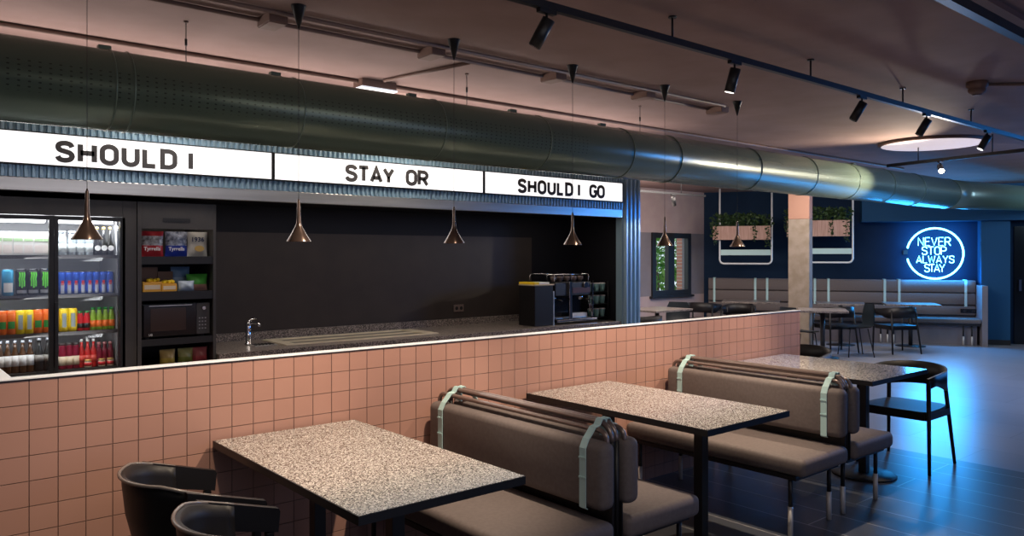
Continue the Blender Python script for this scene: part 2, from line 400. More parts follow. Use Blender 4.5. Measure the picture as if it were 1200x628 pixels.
# ------------------------------------------------------------------ tiled half wall
HW = 3.62; HX1 = XU(937, HW)
mb = MB().box(.30, HX1, HW, HW+.05, 0, 1.098)
struct('wall_half', mb, 'tile', 'pink tiled half wall')
struct('wall_half_end', box(HX1, HX1+.006, HW, HW+.05, 0, 1.098), 'tile_side')
struct('wall_half_return', box(-2.9, .30, HW, 5.4, 0, 1.098), 'tile_side')
struct('wall_half_front', box(-2.9, .30, HW-.006, HW, 0, 1.098), 'tile')
led = MB().box(-2.9, HX1+.006, HW-.008, HW+.055, 1.103, 1.109, bev=.0015)
led.box(-2.9, .48, HW+.055, 5.4, 1.103, 1.109)
struct('trim_2', led, 'white', 'white ledge capping the half wall')
struct('trim_3', box(-2.9, HX1+.004, HW-.004, HW+.053, 1.098, 1.103), 'black')

# ------------------------------------------------------------------ kiosk shell
KY = 5.5; KZ = 2.0
KX0, KX1 = -.6, XU(729, KY); PX1 = XU(748, KY)
BY = 6.27
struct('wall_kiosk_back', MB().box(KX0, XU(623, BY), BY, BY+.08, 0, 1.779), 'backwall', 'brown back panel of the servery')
struct('wall_kiosk_upper', MB().box(KX0, XU(623, BY), BY, BY+.08, 1.779, 2.4).box(XU(623, BY), PX1, BY, BY+.08, 0, 2.4), 'backdark')  # upper back wall painted black for the shade behind the hood
struct('wall_kiosk_side', box(KX1+.06, KX1+.12, KY+.09, BY, 0, 2.4), 'backdark')
struct('wall_kiosk_left', box(KX0-.08, KX0, KY, BY, 0, 2.4), 'backdark')
struct('ceiling_kiosk', box(KX0, KX1+.06, KY+.06, BY, KZ, KZ+.05), 'backdark')
struct('ceiling_kiosk_top', box(KX0, KX1+.06, KY+.06, BY, 2.36, 2.40), 'backdark')
struct('wall_kiosk_counter', box(KX0, KX1+.06, KY+.03, KY+.07, 0, .86), 'black')

# corrugated surround: vertical ribs
def corrug(x0, x1, y, z0, z1, pitch, depth):
    n = int(round((x1-x0)/pitch)); prof = []
    for i in range(n):
        x = x0+(x1-x0)*i/n; p = (x1-x0)/n
        prof += [(x, y), (x+p*.35, y), (x+p*.5, y-depth), (x+p*.85, y-depth)]
    prof.append((x1, y)); m = MB()
    A = [m.bm.verts.new((a, b, z0)) for a, b in prof]; B = [m.bm.verts.new((a, b, z1)) for a, b in prof]
    for k in range(len(prof)-1): m.bm.faces.new((A[k], A[k+1], B[k+1], B[k]))
    C = [m.bm.verts.new((a, y+.03, z0)) for a in (x0, x1)]; D = [m.bm.verts.new((a, y+.03, z1)) for a in (x0, x1)]
    m.bm.faces.new((C[0], C[1], D[1], D[0])); m.bm.faces.new((A[0], B[0], D[0], C[0])); m.bm.faces.new((A[-1], B[-1], D[1], C[1]))
    m.bm.faces.new(B+[D[1], D[0]]); m.bm.faces.new(A[::-1]+[C[0], C[1]])
    return m
hd = thing('kiosk_header', 'corrugated metal header framing the lit sign above the servery', 'frame', (2.8, KY, 2.0))
corrug(KX0, KX1-.005, KY, 2.345, 2.395, .04, .018).build('upper_band', 'corr', hd)
corrug(KX0, KX1-.005, KY, 2.068, 2.138, .04, .018).build('lower_band', 'corr', hd)
box(KX0, KX1-.005, KY-.022, KY+.05, 2.395, 2.407).build('cap_rail', 'steel', hd)
box(KX0, KX1-.005, KY-.012, KY+.05, 1.985, 2.066, bev=.003).build('steel_fascia', 'steel', hd)
box(KX0, KX1-.005, KY+.035, KY+.058, 2.066, 2.395).build('backing', 'black', hd)
po = thing('corrugated_post', 'tall corrugated metal post at the right end of the servery', 'post', ((KX1+PX1)/2, KY, 0))
corrug(KX1, PX1, KY-.0, 0, 2.407, .065, .035).build('ribbed_face', 'corr', po)
box(KX1, PX1, KY+.032, KY+.085, 0, 2.407).build('core', 'corr', po)

# light boxes
dv = [XU(318, KY), XU(564.5, KY)]
panels = [(KX0, dv[0]-.012, 'SHOULD I', (('SHOULD', 63, 206), ('I', 219, 225))), (dv[0]+.012, dv[1]-.012, 'STAY OR', (('STAY', 402, 460), ('OR', 473, 500))), (dv[1]+.012, KX1-.03, 'SHOULD I GO', (('SHOULD', 604, 669), ('I', 674.5, 677.5), ('GO', 688, 706)))]
for a, b, txt, words in panels:
    t = thing('light_box_sign', 'white backlit panel reading %s in dark capitals' % txt, 'sign', ((a+b)/2, KY-.01, 2.142), 0, 'lit panels above the servery')
    box(a, b, KY-.03, KY+.034, 2.148, 2.337).build('acrylic_face', 'signwhite', t)
    fm = MB().box(a-.010, b+.010, KY-.036, KY+.034, 2.139, 2.148).box(a-.010, b+.010, KY-.036, KY+.034, 2.337, 2.344)
    fm.box(a-.010, a, KY-.036, KY+.034, 2.148, 2.337).box(b, b+.010, KY-.036, KY+.034, 2.148, 2.337).build('box_frame', 'black', t)
    z0, z1 = 2.166, 2.303; sw = .031
    for wd_, ua, ub in words:
        tot = []
        for ch_i in range(len(wd_)): tot.append(glyph(wd_[ch_i])[0]*1.28*(z1-z0-sw)+sw)
        xa_, xb_ = XU(ua, KY), XU(ub, KY); gap = (xb_-xa_-sum(tot))/max(len(wd_)-1, 1); x = xa_
        for ch, tw in zip(wd_, tot):
            m = MB()
            for pts, cl in strokes(ch, x, x+tw, z0, z1, sw, xs=1.28): m.ribbon(pts, sw, cl, KY-.034, KY-.030)
            m.build('letter', 'ink', t); x += tw+gap
light('AREA', (2.8, KY-.05, 2.24), 14, (1, .98, .96), (2.8, 4.0, 2.1), 6.0, sizey=.18)

# ------------------------------------------------------------------ duct
DY, DZ, DR = 4.29, 2.42, .2
dt = thing('ventilation_duct', 'long round dark green perforated ventilation duct under the ceiling', 'duct', (4, DY, DZ-DR))
dm = mat('duct_green_perforated', (.14, .19, .145), .27, metal=.3); n, l, b = nodes(dm)
uv = n.new('ShaderNodeUVMap'); uv.uv_map = 'UVMap'
sp = n.new('ShaderNodeSeparateXYZ'); l.new(uv.outputs[0], sp.inputs[0])
def mth(op, a, b_=None, c=None):
    x = n.new('ShaderNodeMath'); x.operation = op
    for i, q in enumerate((a, b_, c)):
        if q is None: continue
        if isinstance(q, (int, float)): x.inputs[i].default_value = q
        else: l.new(q, x.inputs[i])
    return x.outputs[0]
fx = mth('SUBTRACT', mth('FRACT', mth('MULTIPLY', sp.outputs[0], 24)), .5); fy = mth('SUBTRACT', mth('FRACT', mth('MULTIPLY', sp.outputs[1], 42)), .5)
dd = mth('SQRT', mth('ADD', mth('MULTIPLY', fx, fx), mth('MULTIPLY', fy, fy)))
hole = mth('LESS_THAN', dd, .16)
band = mth('LESS_THAN', mth('ABSOLUTE', mth('SUBTRACT', sp.outputs[1], .300)), .072)
hf = mth('MULTIPLY', mth('MULTIPLY', hole, band), mth('LESS_THAN', sp.outputs[0], 4.2))
mx = n.new('ShaderNodeMix'); mx.data_type = 'RGBA'; l.new(hf, mx.inputs[0]); mx.inputs[6].default_value = (.14, .19, .145, 1); mx.inputs[7].default_value = (.06, .075, .06, 1)
l.new(mx.outputs[2], b.inputs['Base Color'])
def ductseg(pts, r, n=40):
    bm = bmesh.new(); uvl = bm.loops.layers.uv.new('UVMap'); P = [Vector(p) for p in pts]; rings = []; dist = [0]
    for i in range(1, len(P)): dist.append(dist[-1]+(P[i]-P[i-1]).length)
    for i, p in enumerate(P):
        t = (P[min(i+1, len(P)-1)]-P[max(i-1, 0)]).normalized(); sd = t.cross(Vector((0, 0, 1))).normalized(); up = sd.cross(t)
        rings.append([bm.verts.new(p+sd*math.cos(2*PI*k/n-PI/2)*r+up*math.sin(2*PI*k/n-PI/2)*r) for k in range(n)])
    for i in range(len(P)-1):
        for k in range(n):
            f = bm.faces.new((rings[i][k], rings[i+1][k], rings[i+1][(k+1) % n], rings[i][(k+1) % n])); f.smooth = True
            for lp, (ii, kk) in zip(f.loops, ((i, k), (i+1, k), (i+1, k+1), (i, k+1))):
                ang = kk/n
                lp[uvl].uv = (P[0].x+dist[ii], ang*2*PI*r)   # front lower quarter near v=.5
    bm.faces.new(rings[0]); bm.faces.new(rings[-1][::-1])
    return bm
ringX = [XU(u, DY) for u in (125, 146, 340, 503, 625, 722, 778, 872, 938, 988, 1030, 1066)]
bendx = XU(1108, DY)
path = [(-2.8, DY, DZ), (bendx, DY, DZ), (bendx+.5, DY, DZ+.01), (15.9, DY-.02, DZ+.12)]
m_ = MB(); m_.bm.free(); m_.bm = ductseg(path[:2], DR); m_.build('duct_body', dm, dt)
m_ = MB(); m_.bm.free(); m_.bm = ductseg(path[1:], DR-.003); m_.build('duct_elbow', 'duct', dt)
def torus_at(x, y, z, R_, r, n=36, ang=0):
    return [(x-math.sin(ang)*math.cos(2*PI*k/n)*R_, y+math.cos(ang)*math.cos(2*PI*k/n)*R_, z+math.sin(2*PI*k/n)*R_) for k in range(n)]
for x in ringX+[bendx]:
    MB().tube(torus_at(x, DY, DZ, DR+.001, .004), .0045, 6, closed=True).build('seam_ring', 'duct', dt)
for x in [XU(122, DY), XU(322, DY), XU(482, DY), XU(600, DY), XU(705, DY), XU(1000, DY)]:
    box(x-.03, x+.03, DY-.02, DY+.02, DZ+DR-.004, DZ+DR+.022, bev=.004).build('hanger_clamp', 'duct', dt)
for u in (218, 547, 750):
    p = atY(u, 100, DY)
    t = thing('suspension_wire', 'thin wire hanging the green duct from the ceiling, %s' % {218: 'at upper left', 547: 'right of the emergency light', 750: 'over the post'}[u], 'wire', (p.x, DY, DZ+DR), 0, 'duct suspension wires')
    MB().tube([(p.x, DY, DZ+DR+.001), (p.x, DY, CZ)], .0025, 6).build('wire', 'black', t)
    MB().lathe([(.012, 0), (.012, .01)], p.x, DY, 10, CZ-.01).build('anchor', 'conduit', t)
    MB().lathe([(.007, 0), (.007, .035)], p.x, DY, 8, CZ-.13).build('turnbuckle', 'black', t)

# ------------------------------------------------------------------ ceiling pipes and boxes
for Y, lab in ((3.79, 'nearer of two parallel brown conduits on the ceiling'), (3.97, 'farther of two parallel brown conduits on the ceiling')):
    tag(MB().tube([(-2.9, Y, CZ-.014), (XU(850, Y), Y, CZ-.014)], .012, 8).build('conduit', 'conduit'), lab, 'conduit', 'ceiling conduits')
tag(MB().tube([(-2.9, 4.93, CZ-.014), (11.5, 4.93, CZ-.014)], .013, 8).build('conduit', 'conduit'), 'brown ceiling conduit running just above the green duct', 'conduit', 'ceiling conduits')
for i, u in enumerate((322, 509, 652, 757, 844)):
    x = XU(u, 3.88)
    t = thing('junction_box', 'brown ceiling junction box beside the %s pendant canopy in view' % ORD[i+1], 'junction box', (x, 3.88, CZ-.05), 0, 'ceiling junction boxes')
    box(x-.05, x+.05, 3.83, 3.99, CZ-.05, CZ, bev=.004).build('housing', 'jbox', t)
    box(x-.045, x+.045, 3.835, 3.985, CZ-.054, CZ-.0505).build('lid', 'jbox', t)
ex = XU(435, 4.98)
t = thing('emergency_light', 'rectangular emergency light on the ceiling above the duct', 'light', (ex, 4.95, CZ-.06))
box(ex-.14, ex+.14, 4.86, 4.99, CZ-.055, CZ, bev=.004).build('housing', 'conduit', t)
box(ex-.145, ex+.145, 4.85, 5.0, CZ-.068, CZ-.0555, bev=.003).build('diffuser', 'diffuser', t)
tag(MB().tube([(ex, 4.80, CZ-.012), (ex+.15, 4.0, CZ-.012)], .012, 8).build('conduit', 'conduit'), 'short brown conduit from junction box to emergency light', 'conduit', 'ceiling conduits')
p = atZ(1145, 96, CZ)
t = thing('smoke_detector', 'round smoke detector on the ceiling at upper right', 'smoke detector', (p.x, p.y, CZ-.09))
MB().lathe([(.035, -.09), (.055, -.075), (.06, -.055), (.052, -.05), (.07, -.035), (.07, 0)], p.x, p.y, 20, CZ).build('detector_body', 'jbox', t)
MB().lathe([(.02, -.098), (.034, -.0905)], p.x, p.y, 16, CZ).build('sensor_cap', 'conduit', t)
tag(MB().tube([(p.x+.07, p.y-.02, CZ-.012), (p.x+2.2, p.y-1.9, CZ-.012)], .011, 8).build('conduit', 'conduit'), 'brown conduit leading right from the smoke detector', 'conduit', 'ceiling conduits')
p = atZ(1092, 166.5, CZ)
t = thing('round_ceiling_light', 'large round glowing disc light in the ceiling', 'ceiling light', (p.x, p.y, CZ-.03))
MB().lathe([(.52, -.03), (.54, -.028), (.54, 0), (.51, 0)], p.x, p.y, 48, CZ).build('rim', 'jbox', t)
MB().lathe([(.0001, -.034), (.5, -.034), (.51, -.031)], p.x, p.y, 48, CZ).build('diffuser', 'disc', t)

# ------------------------------------------------------------------ track lighting
def track(Y, z, x0, x1, label, rods, hgt=.035, wd=.03):
    t = thing('track_rail', label, 'track rail', (x0, Y, z))
    box(x0, x1, Y-wd/2, Y+wd/2, z, z+hgt).build('rail', 'black', t)
    for x in rods:
        MB().tube([(x, Y, z+hgt), (x, Y, CZ)], .006, 8).build('drop_rod', 'black', t)
        MB().lathe([(.022, -.008), (.022, 0)], x, Y, 12, CZ).build('ceiling_plate', 'black', t)
    return t
TY, TZ = 2.57, 2.695
track(TY, TZ, -2.5, 9.0, 'long black lighting track running above the tables', [XU(u, TY) for u in (788, 950, 1058, 1138)]+[1.2])
track(1.33, 2.66, -2.5, 12, 'black lighting track crossing the top right corner', [8.5], .045, .045)
def spot(x, Y, ztop, label, tilt, lens='lens', tgt=None, energy=0, group='track spotlights', sp_=70):
    t = thing('track_spotlight', label, 'spotlight', (x, Y, ztop), 0, group)
    box(x-.05, x+.05, Y-.013, Y+.013, ztop-.018, ztop).build('adapter', 'black', t)
    MB().tube([(x, Y, ztop-.018), (x, Y, ztop-.065)], .006, 8).build('stem', 'black', t)
    d = Vector(tilt).normalized(); c = Vector((x, Y, ztop-.06)); 
    MB().tube([c-d*.02, c+d*.115], .03, 18).build('lamp_body', 'black', t)
    MB().tube([c+d*.1152, c+d*.118], .026, 18).build('lamp_lens', lens, t)
    if energy:
        light('SPOT', c+d*.14, energy, WARM, c+d*3, .025, sp_, .6)
    return t
hl = [('left of the frame', -.55), ('left of the frame', .95), ('nearest black spotlight in view hanging from the long track, at top centre', 2.37), ('black spotlight with bright lens on the long track above the middle table', 3.82), ('black spotlight on the long track left of the glowing ceiling disc', 5.34), ('black spotlight hanging just above the glowing ceiling disc', XU(1086, TY)), ('black spotlight with lit lens right of the glowing ceiling disc', XU(1157, TY))]
En = [0, 75, 190, 190, 150, 60, 60]
for i, (lab, x) in enumerate(hl):
    tx = (-.25, .38, -.8) if i != 3 else (-.05, .25, -.9)
    if i < 2:
        En[i] and light('SPOT', (x, TY, TZ-.2), En[i], WARM, (x-.1, 3.45, .6), .03, 80, .6)
    else:
        spot(x, TY, TZ, lab, tx, 'lens' if i in (3, 6) else 'blackgloss', energy=En[i], sp_=80)
# far track with the glaring spot
pA = atZ(1040, 196, 2.62); pB = atZ(1204, 177.5, 2.62)
t = thing('track_rail', 'far black lighting track above the end of the green duct', 'track rail', pA)
dv_ = (pB-pA); L_ = dv_.length; an = math.atan2(dv_.y, dv_.x); t.rotation_euler = (0, 0, an)
box(0, L_, -.015, .015, 0, .035).build('rail', 'black', t, world=False)
for s_ in (.25, .78): MB().tube([(L_*s_, 0, .035), (L_*s_, 0, CZ-2.62)], .006, 8).build('drop_rod', 'black', t, world=False)
gp = pA+dv_*((1101-1040)/164.0*1.12)
spot(gp.x, gp.y, 2.62, 'glaring spotlight under the far track above the duct end', (-.75, -.4, -.45), 'lensbright', group=None)
light('SPOT', gp+Vector((-.1, -.02, -.22)), 150, (1, .85, .65), (gp.x-2.5, DY+.1, DZ+.1), .04, 110, .8)
# spotlights and track seen through the gap beyond the post
Yg = 6.6
tr2 = thing('track_rail', 'black lighting track beyond the post near the window', 'track rail', (8.2, 7.4, 2.5))
box(6.9, 10.2, 7.385, 7.415, 2.5, 2.53).build('rail', 'black', tr2)
for x in (8.0, 9.6): MB().tube([(x, 7.4, 2.53), (x, 7.4, CZ)], .006, 8).build('drop_rod', 'black', tr2)
spot(XU(789, 7.4), 7.4, 2.5, 'small black spotlight seen between post and planter', (.3, .1, -.6), 'blackgloss', group=None)

# ------------------------------------------------------------------ pendant lamps
PY_ = 3.66
pr = thing('pendant_lamp', 'x', 'pendant lamp', (0, PY_, 0), 0, 'pendant lamps above the half wall')
zb = 1.662
MB().lathe([(.062, 0), (.0615, .003), (.040, .035), (.018, .076), (.0125, .092), (.010, .12), (.0075, .2), (.003, .215)], 0, PY_, 28, zb).build('shade', 'shade', pr)
sh = pr.children[0]
MB().lathe([(.058, .002), (.036, .035), (.010, .075)], 0, PY_, 24, zb-.0005).build('inner_reflector', 'shadein', pr)
MB().tube([(0, PY_, zb+.21), (0, PY_, CZ-.1)], .0014, 6).build('cord', 'black', pr)
MB().lathe([(.004, -.115), (.036, -.006), (.038, 0)], 0, PY_, 24, CZ).build('canopy', 'blackwood', pr)
MB().lathe([(.0001, .02), (.014, .022), (.014, .04), (.0001, .055)], 0, PY_, 12, zb).build('bulb', 'bulb', pr)
pls = [(102, 'pendant lamp in front of the drinks fridge'), (350, 'pendant lamp under the divider left of the STAY OR panel'), (532, 'pendant lamp below the right part of the STAY OR panel'), (671, 'pendant lamp hanging near the coffee machine'), (779, 'pendant lamp in front of the window'), (864, 'pendant lamp in front of the left hanging planter')]
for i, (u, lab) in enumerate(pls):
    loc = (XU(u, PY_), PY_, 0)
    if i == 0: pr.location = loc; pr['label'] = lab
    else: dup(pr, loc, 0, lab)
    light('SPOT', (loc[0], PY_, zb-.012), 1.2, WARM, (loc[0], PY_, 0), .03, 110, .7)

# ------------------------------------------------------------------ servery counter
ct = thing('servery_counter', 'speckled dark granite worktop along the servery back', 'counter', (4, 5.9, .86))
cL = XU(257, KY+.05)+.0
cL = 1.955
box(cL, KX1-.003, KY+.01, BY-.002, .862, .9, bev=.003).build('worktop', 'granite', ct)
box(cL, KX1-.003, BY-.022, BY-.002, .9, .965).build('upstand', 'granite', ct)
# inset steel tray
sx0, sx1, sy0, sy1 = 2.52, 3.93, 5.66, 6.12
t = thing('inset_steel_tray', 'long stainless steel inset tray in the granite worktop', 'tray', ((sx0+sx1)/2, 5.9, .9))
fl = MB(); b_ = .035
fl.box(sx0, sx1, sy0, sy0+b_, .901, .912, bev=.002).box(sx0, sx1, sy1-b_, sy1, .901, .912, bev=.002).box(sx0, sx0+b_+.05, sy0+b_, sy1-b_, .901, .912).box(sx1-b_-.08, sx1, sy0+b_, sy1-b_, .901, .912)
fl.build('flange', 'traysteel', t)
box(sx0+b_+.05, sx1-b_-.08, sy0+b_, sy1-b_, .9008, .9030).build('tray_base', 'traypan', t)
box(sx0+b_+.05, sx1-b_-.08, 5.88, 5.905, .9035, .910).build('divider_bar', 'traysteel', t)
# tap
tx_, ty_ = 2.33, 5.93
t = thing('water_tap', 'chrome tap standing on the granite worktop', 'tap', (tx_, ty_, .9))
MB().lathe([(.028, .001), (.028, .01), (.019, .015), (.022, .12), (.020, .17), (.012, .178)], tx_, ty_, 18, .9).build('tap_body', 'chrome', t)
MB().tube([(tx_, ty_, 1.06), (tx_+.02, ty_-.04, 1.075), (tx_+.04, ty_-.10, 1.07), (tx_+.045, ty_-.115, 1.05)], .010, 10).build('spout', 'chrome', t)
MB().tube([(tx_-.005, ty_+.0, 1.08), (tx_+.03, ty_+.01, 1.095), (tx_+.07, ty_+.015, 1.10)], .007, 8).build('tap_lever', 'chrome', t)
tx_ = 2.345
t = thing('drip_tray', 'small dark drip grate at the foot of the chrome tap', 'tray', (tx_+.06, 5.82, .9))
box(tx_-.03, tx_+.15, 5.76, 5.88, .9005, .908, bev=.002).build('tray_rim', 'steel', t)
g = MB()
for k in range(6): g.box(tx_-.02+k*.027, tx_-.008+k*.027, 5.77, 5.87, .9085, .913)
g.build('grate', 'black', t)
p = atY(537, 361, BY)
t = thing('wall_socket', 'twin wall socket on the back panel above the worktop', 'socket', (p.x, BY, p.z-.03))
box(p.x-.06, p.x+.06, BY-.012, BY-.001, p.z-.035, p.z+.035, bev=.002).build('faceplate', 'rail', t)
for s_ in (-.028, .028): MB().tube([(p.x+s_, BY-.0121, p.z), (p.x+s_, BY-.014, p.z)], .018, 12).build('outlet', 'black', t)

# ------------------------------------------------------------------ drinks fridge
FY0 = 5.56; FYB = 6.2; fx0, fx1 = -.35, XU(160, FY0)
t = fr = thing('drinks_fridge', 'black glass door fridge full of cans and bottles', 'fridge', (.6, 5.9, 0))
c = MB().box(fx0, fx0+.04, FY0+.05, FYB, .02, 1.95).box(fx1-.085, fx1, FY0+.05, FYB, .02, 1.95).box(fx0+.04, fx1-.085, FYB-.03, FYB, .02, 1.95)
c.box(fx0+.04, fx1-.085, FY0+.05, FYB-.03, 1.845, 1.95).box(fx0+.04, fx1-.085, FY0+.05, FYB-.03, .02, .12)
c.build('cabinet', 'black', t)
box(fx0+.04, fx1-.085, FYB-.034, FYB-.031, .12, 1.845).build('inner_back', 'fridgein', t)
box(fx1-.090, fx1-.0855, FY0+.12, FYB-.035, .12, 1.845).build('inner_side', 'fridgein', t)
xa, xb, xc = XU(59, FY0), XU(68, FY0), XU(141, FY0)
def door(x0, x1, fwL, fwR):
    m = MB(); z0, z1 = .13, 1.84
    m.box(x0, x0+fwL, FY0, FY0+.035, z0, z1).box(x1-fwR, x1, FY0, FY0+.035, z0, z1).box(x0+fwL, x1-fwR, FY0, FY0+.035, z0, z0+.04).box(x0+fwL, x1-fwR, FY0, FY0+.035, z1-.025, z1)
    d = m.build('sliding_door', 'black', t)
    box(x0+fwL, x1-fwR, FY0+.014, FY0+.020, z0+.04, z1-.025).build('door_glass', 'glass', d)
door(fx0+.01, xb-.022, .04, .026); door(xb-.020, xc+.03, .022, .03)
MB().box(xb-.02, xb+.0, FY0-.014, FY0-.001, .9, 1.3, bev=.003).build('door_handle', 'black', t)
box(fx1-.085, fx1, FY0, FY0+.05, .02, 1.95).build('side_panel', 'darkgrey', t)
box(fx0, fx1-.086, FY0, FY0+.05, 1.845, 1.95).build('top_panel', 'darkgrey', t)
box(fx0, fx1-.086, FY0, FY0+.05, .02, .12).build('base_panel', 'darkgrey', t)
MB().box(fx0+.06, xa-.01, FY0+.10, FY0+.15, 1.80, 1.835, bev=.006).build('light_tube', 'led', t)
MB().box(xb+.01, xc-.02, FY0+.10, FY0+.15, 1.80, 1.835, bev=.006).build('light_tube', 'led', t)
SH = [1.592, 1.340, 1.100, .858]
for z in SH:
    box(fx0+.045, fx1-.092, FY0+.11, FYB-.04, z-.016, z-.004).build('shelf', 'black', t)
    box(fx0+.045, fx1-.092, FY0+.10, FY0+.109, z-.019, z+.004).build('shelf_edge', 'darkgrey', t)
for x_ in (.3, 1.12):
    light('AREA', (x_, FY0+.13, 1.79), 5, (.93, .97, 1), (x_, 5.95, .9), .75, sizey=.05)
for z in SH[:3]:
    light('AREA', (.5, FY0+.16, z-.025), 1.5, (.93, .97, 1), (.55, 5.95, z-.22), 1.5, sizey=.03)  # fill added under each shelf to keep the products visible
light('AREA', (.6, FY0+.16, 1.82), 1.2, (.93, .97, 1), (.6, 5.8, 1.2), 1.5, sizey=.03)
# --- products
cm = lambda nm, c, r=.3, me=0.0: mat(nm, c, r, me)
def put(proto, first, loc, label, group=None):
    if first: proto.location = loc; proto['label'] = label; return proto
    return dup(proto, loc, 0, label, group)
FYI = FY0+.17   # product row depth
def can(name, label, colr, rows, r=.029, h=.15, group=None, cat='can', metal=.4):
    t = thing(name, label, cat, (0, 0, 0), 0, group)
    MB().lathe([(r*.8, 0), (r, .008), (r, h-.012), (r*.82, h)], 0, 0, 18).build('can_body', colr, t, world=False)
    MB().lathe([(r*.80, h), (r*.82, h+.003), (r*.7, h+.001)], 0, 0, 18).build('can_lid', 'chrome', t, world=False)
    for nm, z0, z1, m, ang in rows:   # printed bands wrapped round the front
        mbb = MB(); n = 9; rr = r+.0006
        vs = [[mbb.bm.verts.new((rr*math.cos(-PI/2+a), rr*math.sin(-PI/2+a), z)) for a in [ang*(2*k/n-1)+.25*0 for k in range(n+1)]] for z in (z0*h, z1*h)]
        for k in range(n): mbb.bm.faces.new((vs[0][k], vs[0][k+1], vs[1][k+1], vs[1][k])).smooth = True
        mbb.build(nm, m, t, world=False)
    return t
silver = cm('can_silver', (.6, .63, .7), .3, .6); cblue = cm('can_blue', (.01, .08, .5), .3, .3); cred = cm('print_red', (.6, .02, .03))
lblue = cm('can_lightblue', (.05, .35, .6), .3, .3); cgreen = cm('print_green', (.15, .75, .05)); cblack = cm('can_black', (.01, .01, .01), .3)
corange = cm('can_orange', (.85, .16, .02), .35); cyell = cm('can_yellow', (.9, .65, .02), .35); cdgreen = cm('print_dark_green', (.03, .25, .05)); cwhite = cm('print_white', (.8, .8, .78)); cmaroon = cm('drink_maroon', (.2, .01, .03), .15)
cbrown = cm('glass_brown', (.07, .03, .012), .1); cclear = cm('glass_pale', (.35, .40, .43), .12); cgold = cm('cap_gold', (.65, .42, .12), .35, .5); cdred = cm('drink_red', (.5, .02, .02), .2); cream = cm('label_cream', (.75, .62, .45))
# row 2: cans
def xs_between(u0, u1, n): return [XU(u0+(u1-u0)*(i+.5)/n, FYI) for i in range(n)]
p0 = can('drink_can', 'light blue tall can at the left edge of the second fridge shelf', lblue, [('print_band', .15, .5, cwhite, .8)], .033, .165, 'cans on the second fridge shelf')
p0.location = (XU(9, FYI), FYI, SH[1])
dup(p0, (XU(-9, FYI), FYI, SH[1]), 0, 'light blue can cut off by the left frame edge')
pm = can('drink_can', 'x', cblack, [('print_band', .1, .22, cm('print_grey', (.3, .3, .3)), .9)], .033, .165, 'cans on the second fridge shelf')
mk = MB()
for dx, zz in ((-.012, .06), (0, .05), (.012, .058)):
    pts = [(dx, .148), (dx+.003, .13), (dx-.002, .105), (dx+.001, .09), (dx, zz)]
    for a_, b__ in zip(pts, pts[1:]):
        yy = lambda x: -math.sqrt(max(.0336**2-x*x, 0))-.0006
        w2 = .0045; v = [mk.bm.verts.new(q) for q in ((a_[0]-w2, yy(a_[0]-w2), a_[1]), (a_[0]+w2, yy(a_[0]+w2), a_[1]), (b__[0]+w2, yy(b__[0]+w2), b__[1]), (b__[0]-w2, yy(b__[0]-w2), b__[1]))]
        mk.bm.faces.new(v)
mk.build('claw_mark', cgreen, pm, world=False)
for i, x in enumerate(xs_between(18, 59, 3)): put(pm, i == 0, (x, FYI, SH[1]), '%s of three black cans with green claw marks' % ['leftmost', 'middle', 'rightmost'][i])
pr_ = can('drink_can', 'x', cblue, [('print_band', .05, .5, silver, .45), ('print_badge', .42, .62, cred, .35)], .0235, .145, 'cans on the second fridge shelf')
for i, x in enumerate(xs_between(68.5, 132.5, 8)): put(pr_, i == 0, (x, FYI, SH[1]), '%s from left of eight slim blue and silver cans' % ORD[i])
po_ = can('drink_can', 'x', corange, [('print_band', .25, .55, cdgreen, .7)], .0282, .15, 'cans on the third fridge shelf')
py_ = can('drink_can', 'x', cyell, [('print_band', .2, .8, cm('print_steel', (.35, .4, .4)), .45)], .0282, .15, 'cans on the third fridge shelf')
u3 = [(-8, 0), (2.3, 0), (12.8, 0), (23.3, 1), (33.8, 1), (44.2, 0), (54.6, 0)]
ok = [True, True]; nm = {-8: 'orange can cut off by the left frame edge on third fridge shelf', 2.3: 'leftmost whole orange can on the third fridge shelf', 12.8: 'orange can left of the two yellow ones on third fridge shelf', 23.3: 'left one of two yellow cans in the left door', 33.8: 'right one of two yellow cans in the left door', 44.2: 'orange can right of the yellow pair in the left door', 54.6: 'orange can beside the fridge centre bar'}
for u, k in u3:
    put((po_, py_)[k], ok[k], (XU(u, FYI), FYI, SH[2]), nm[u]); ok[k] = False
for u, lb in ((74.5, 'yellow can just right of the fridge centre bar'), (84.8, 'yellow can left of the small red bottles')): dup(py_, (XU(u, FYI), FYI, SH[2]), 0, lb)
def bottle(name, label, bodym, capm, labm, r, h, neck=.35, lab=(.2, .5), group=None, cat='bottle', nr=.4):
    t = thing(name, label, cat, (0, 0, 0), 0, group)
    sh_ = h*(1-neck)
    MB().lathe([(r*.9, 0), (r, .006), (r, sh_*.85), (r*.85, sh_), (r*nr, sh_+(h-sh_)*.45), (r*nr, h)], 0, 0, 16).build('bottle_body', bodym, t, world=False)
    MB().lathe([(r*nr*1.15, h*.93), (r*nr*1.15, h+.004), (.001, h+.006)], 0, 0, 12).build('cap', capm, t, world=False)
    MB().lathe([(r+.0006, lab[0]*h), (r+.0006, lab[1]*h)], 0, 0, 16).build('paper_label', labm, t, world=False)
    return t
pb = bottle('juice_bottle', 'x', cred, cdgreen, cblack, .021, .125, .25, (.15, .4), 'small bottles on the third fridge shelf', nr=.7)
for i, u in enumerate((94, 101.6)): put(pb, i == 0, (XU(u, FYI), FYI, SH[2]), '%s small red bottle with dark label on third fridge shelf' % ['left', 'right'][i])
pb = bottle('juice_bottle', 'x', cm('drink_green', (.25, .42, .04), .3), cdgreen, corange, .0205, .145, .3, (.15, .45), 'small bottles on the third fridge shelf', nr=.6)
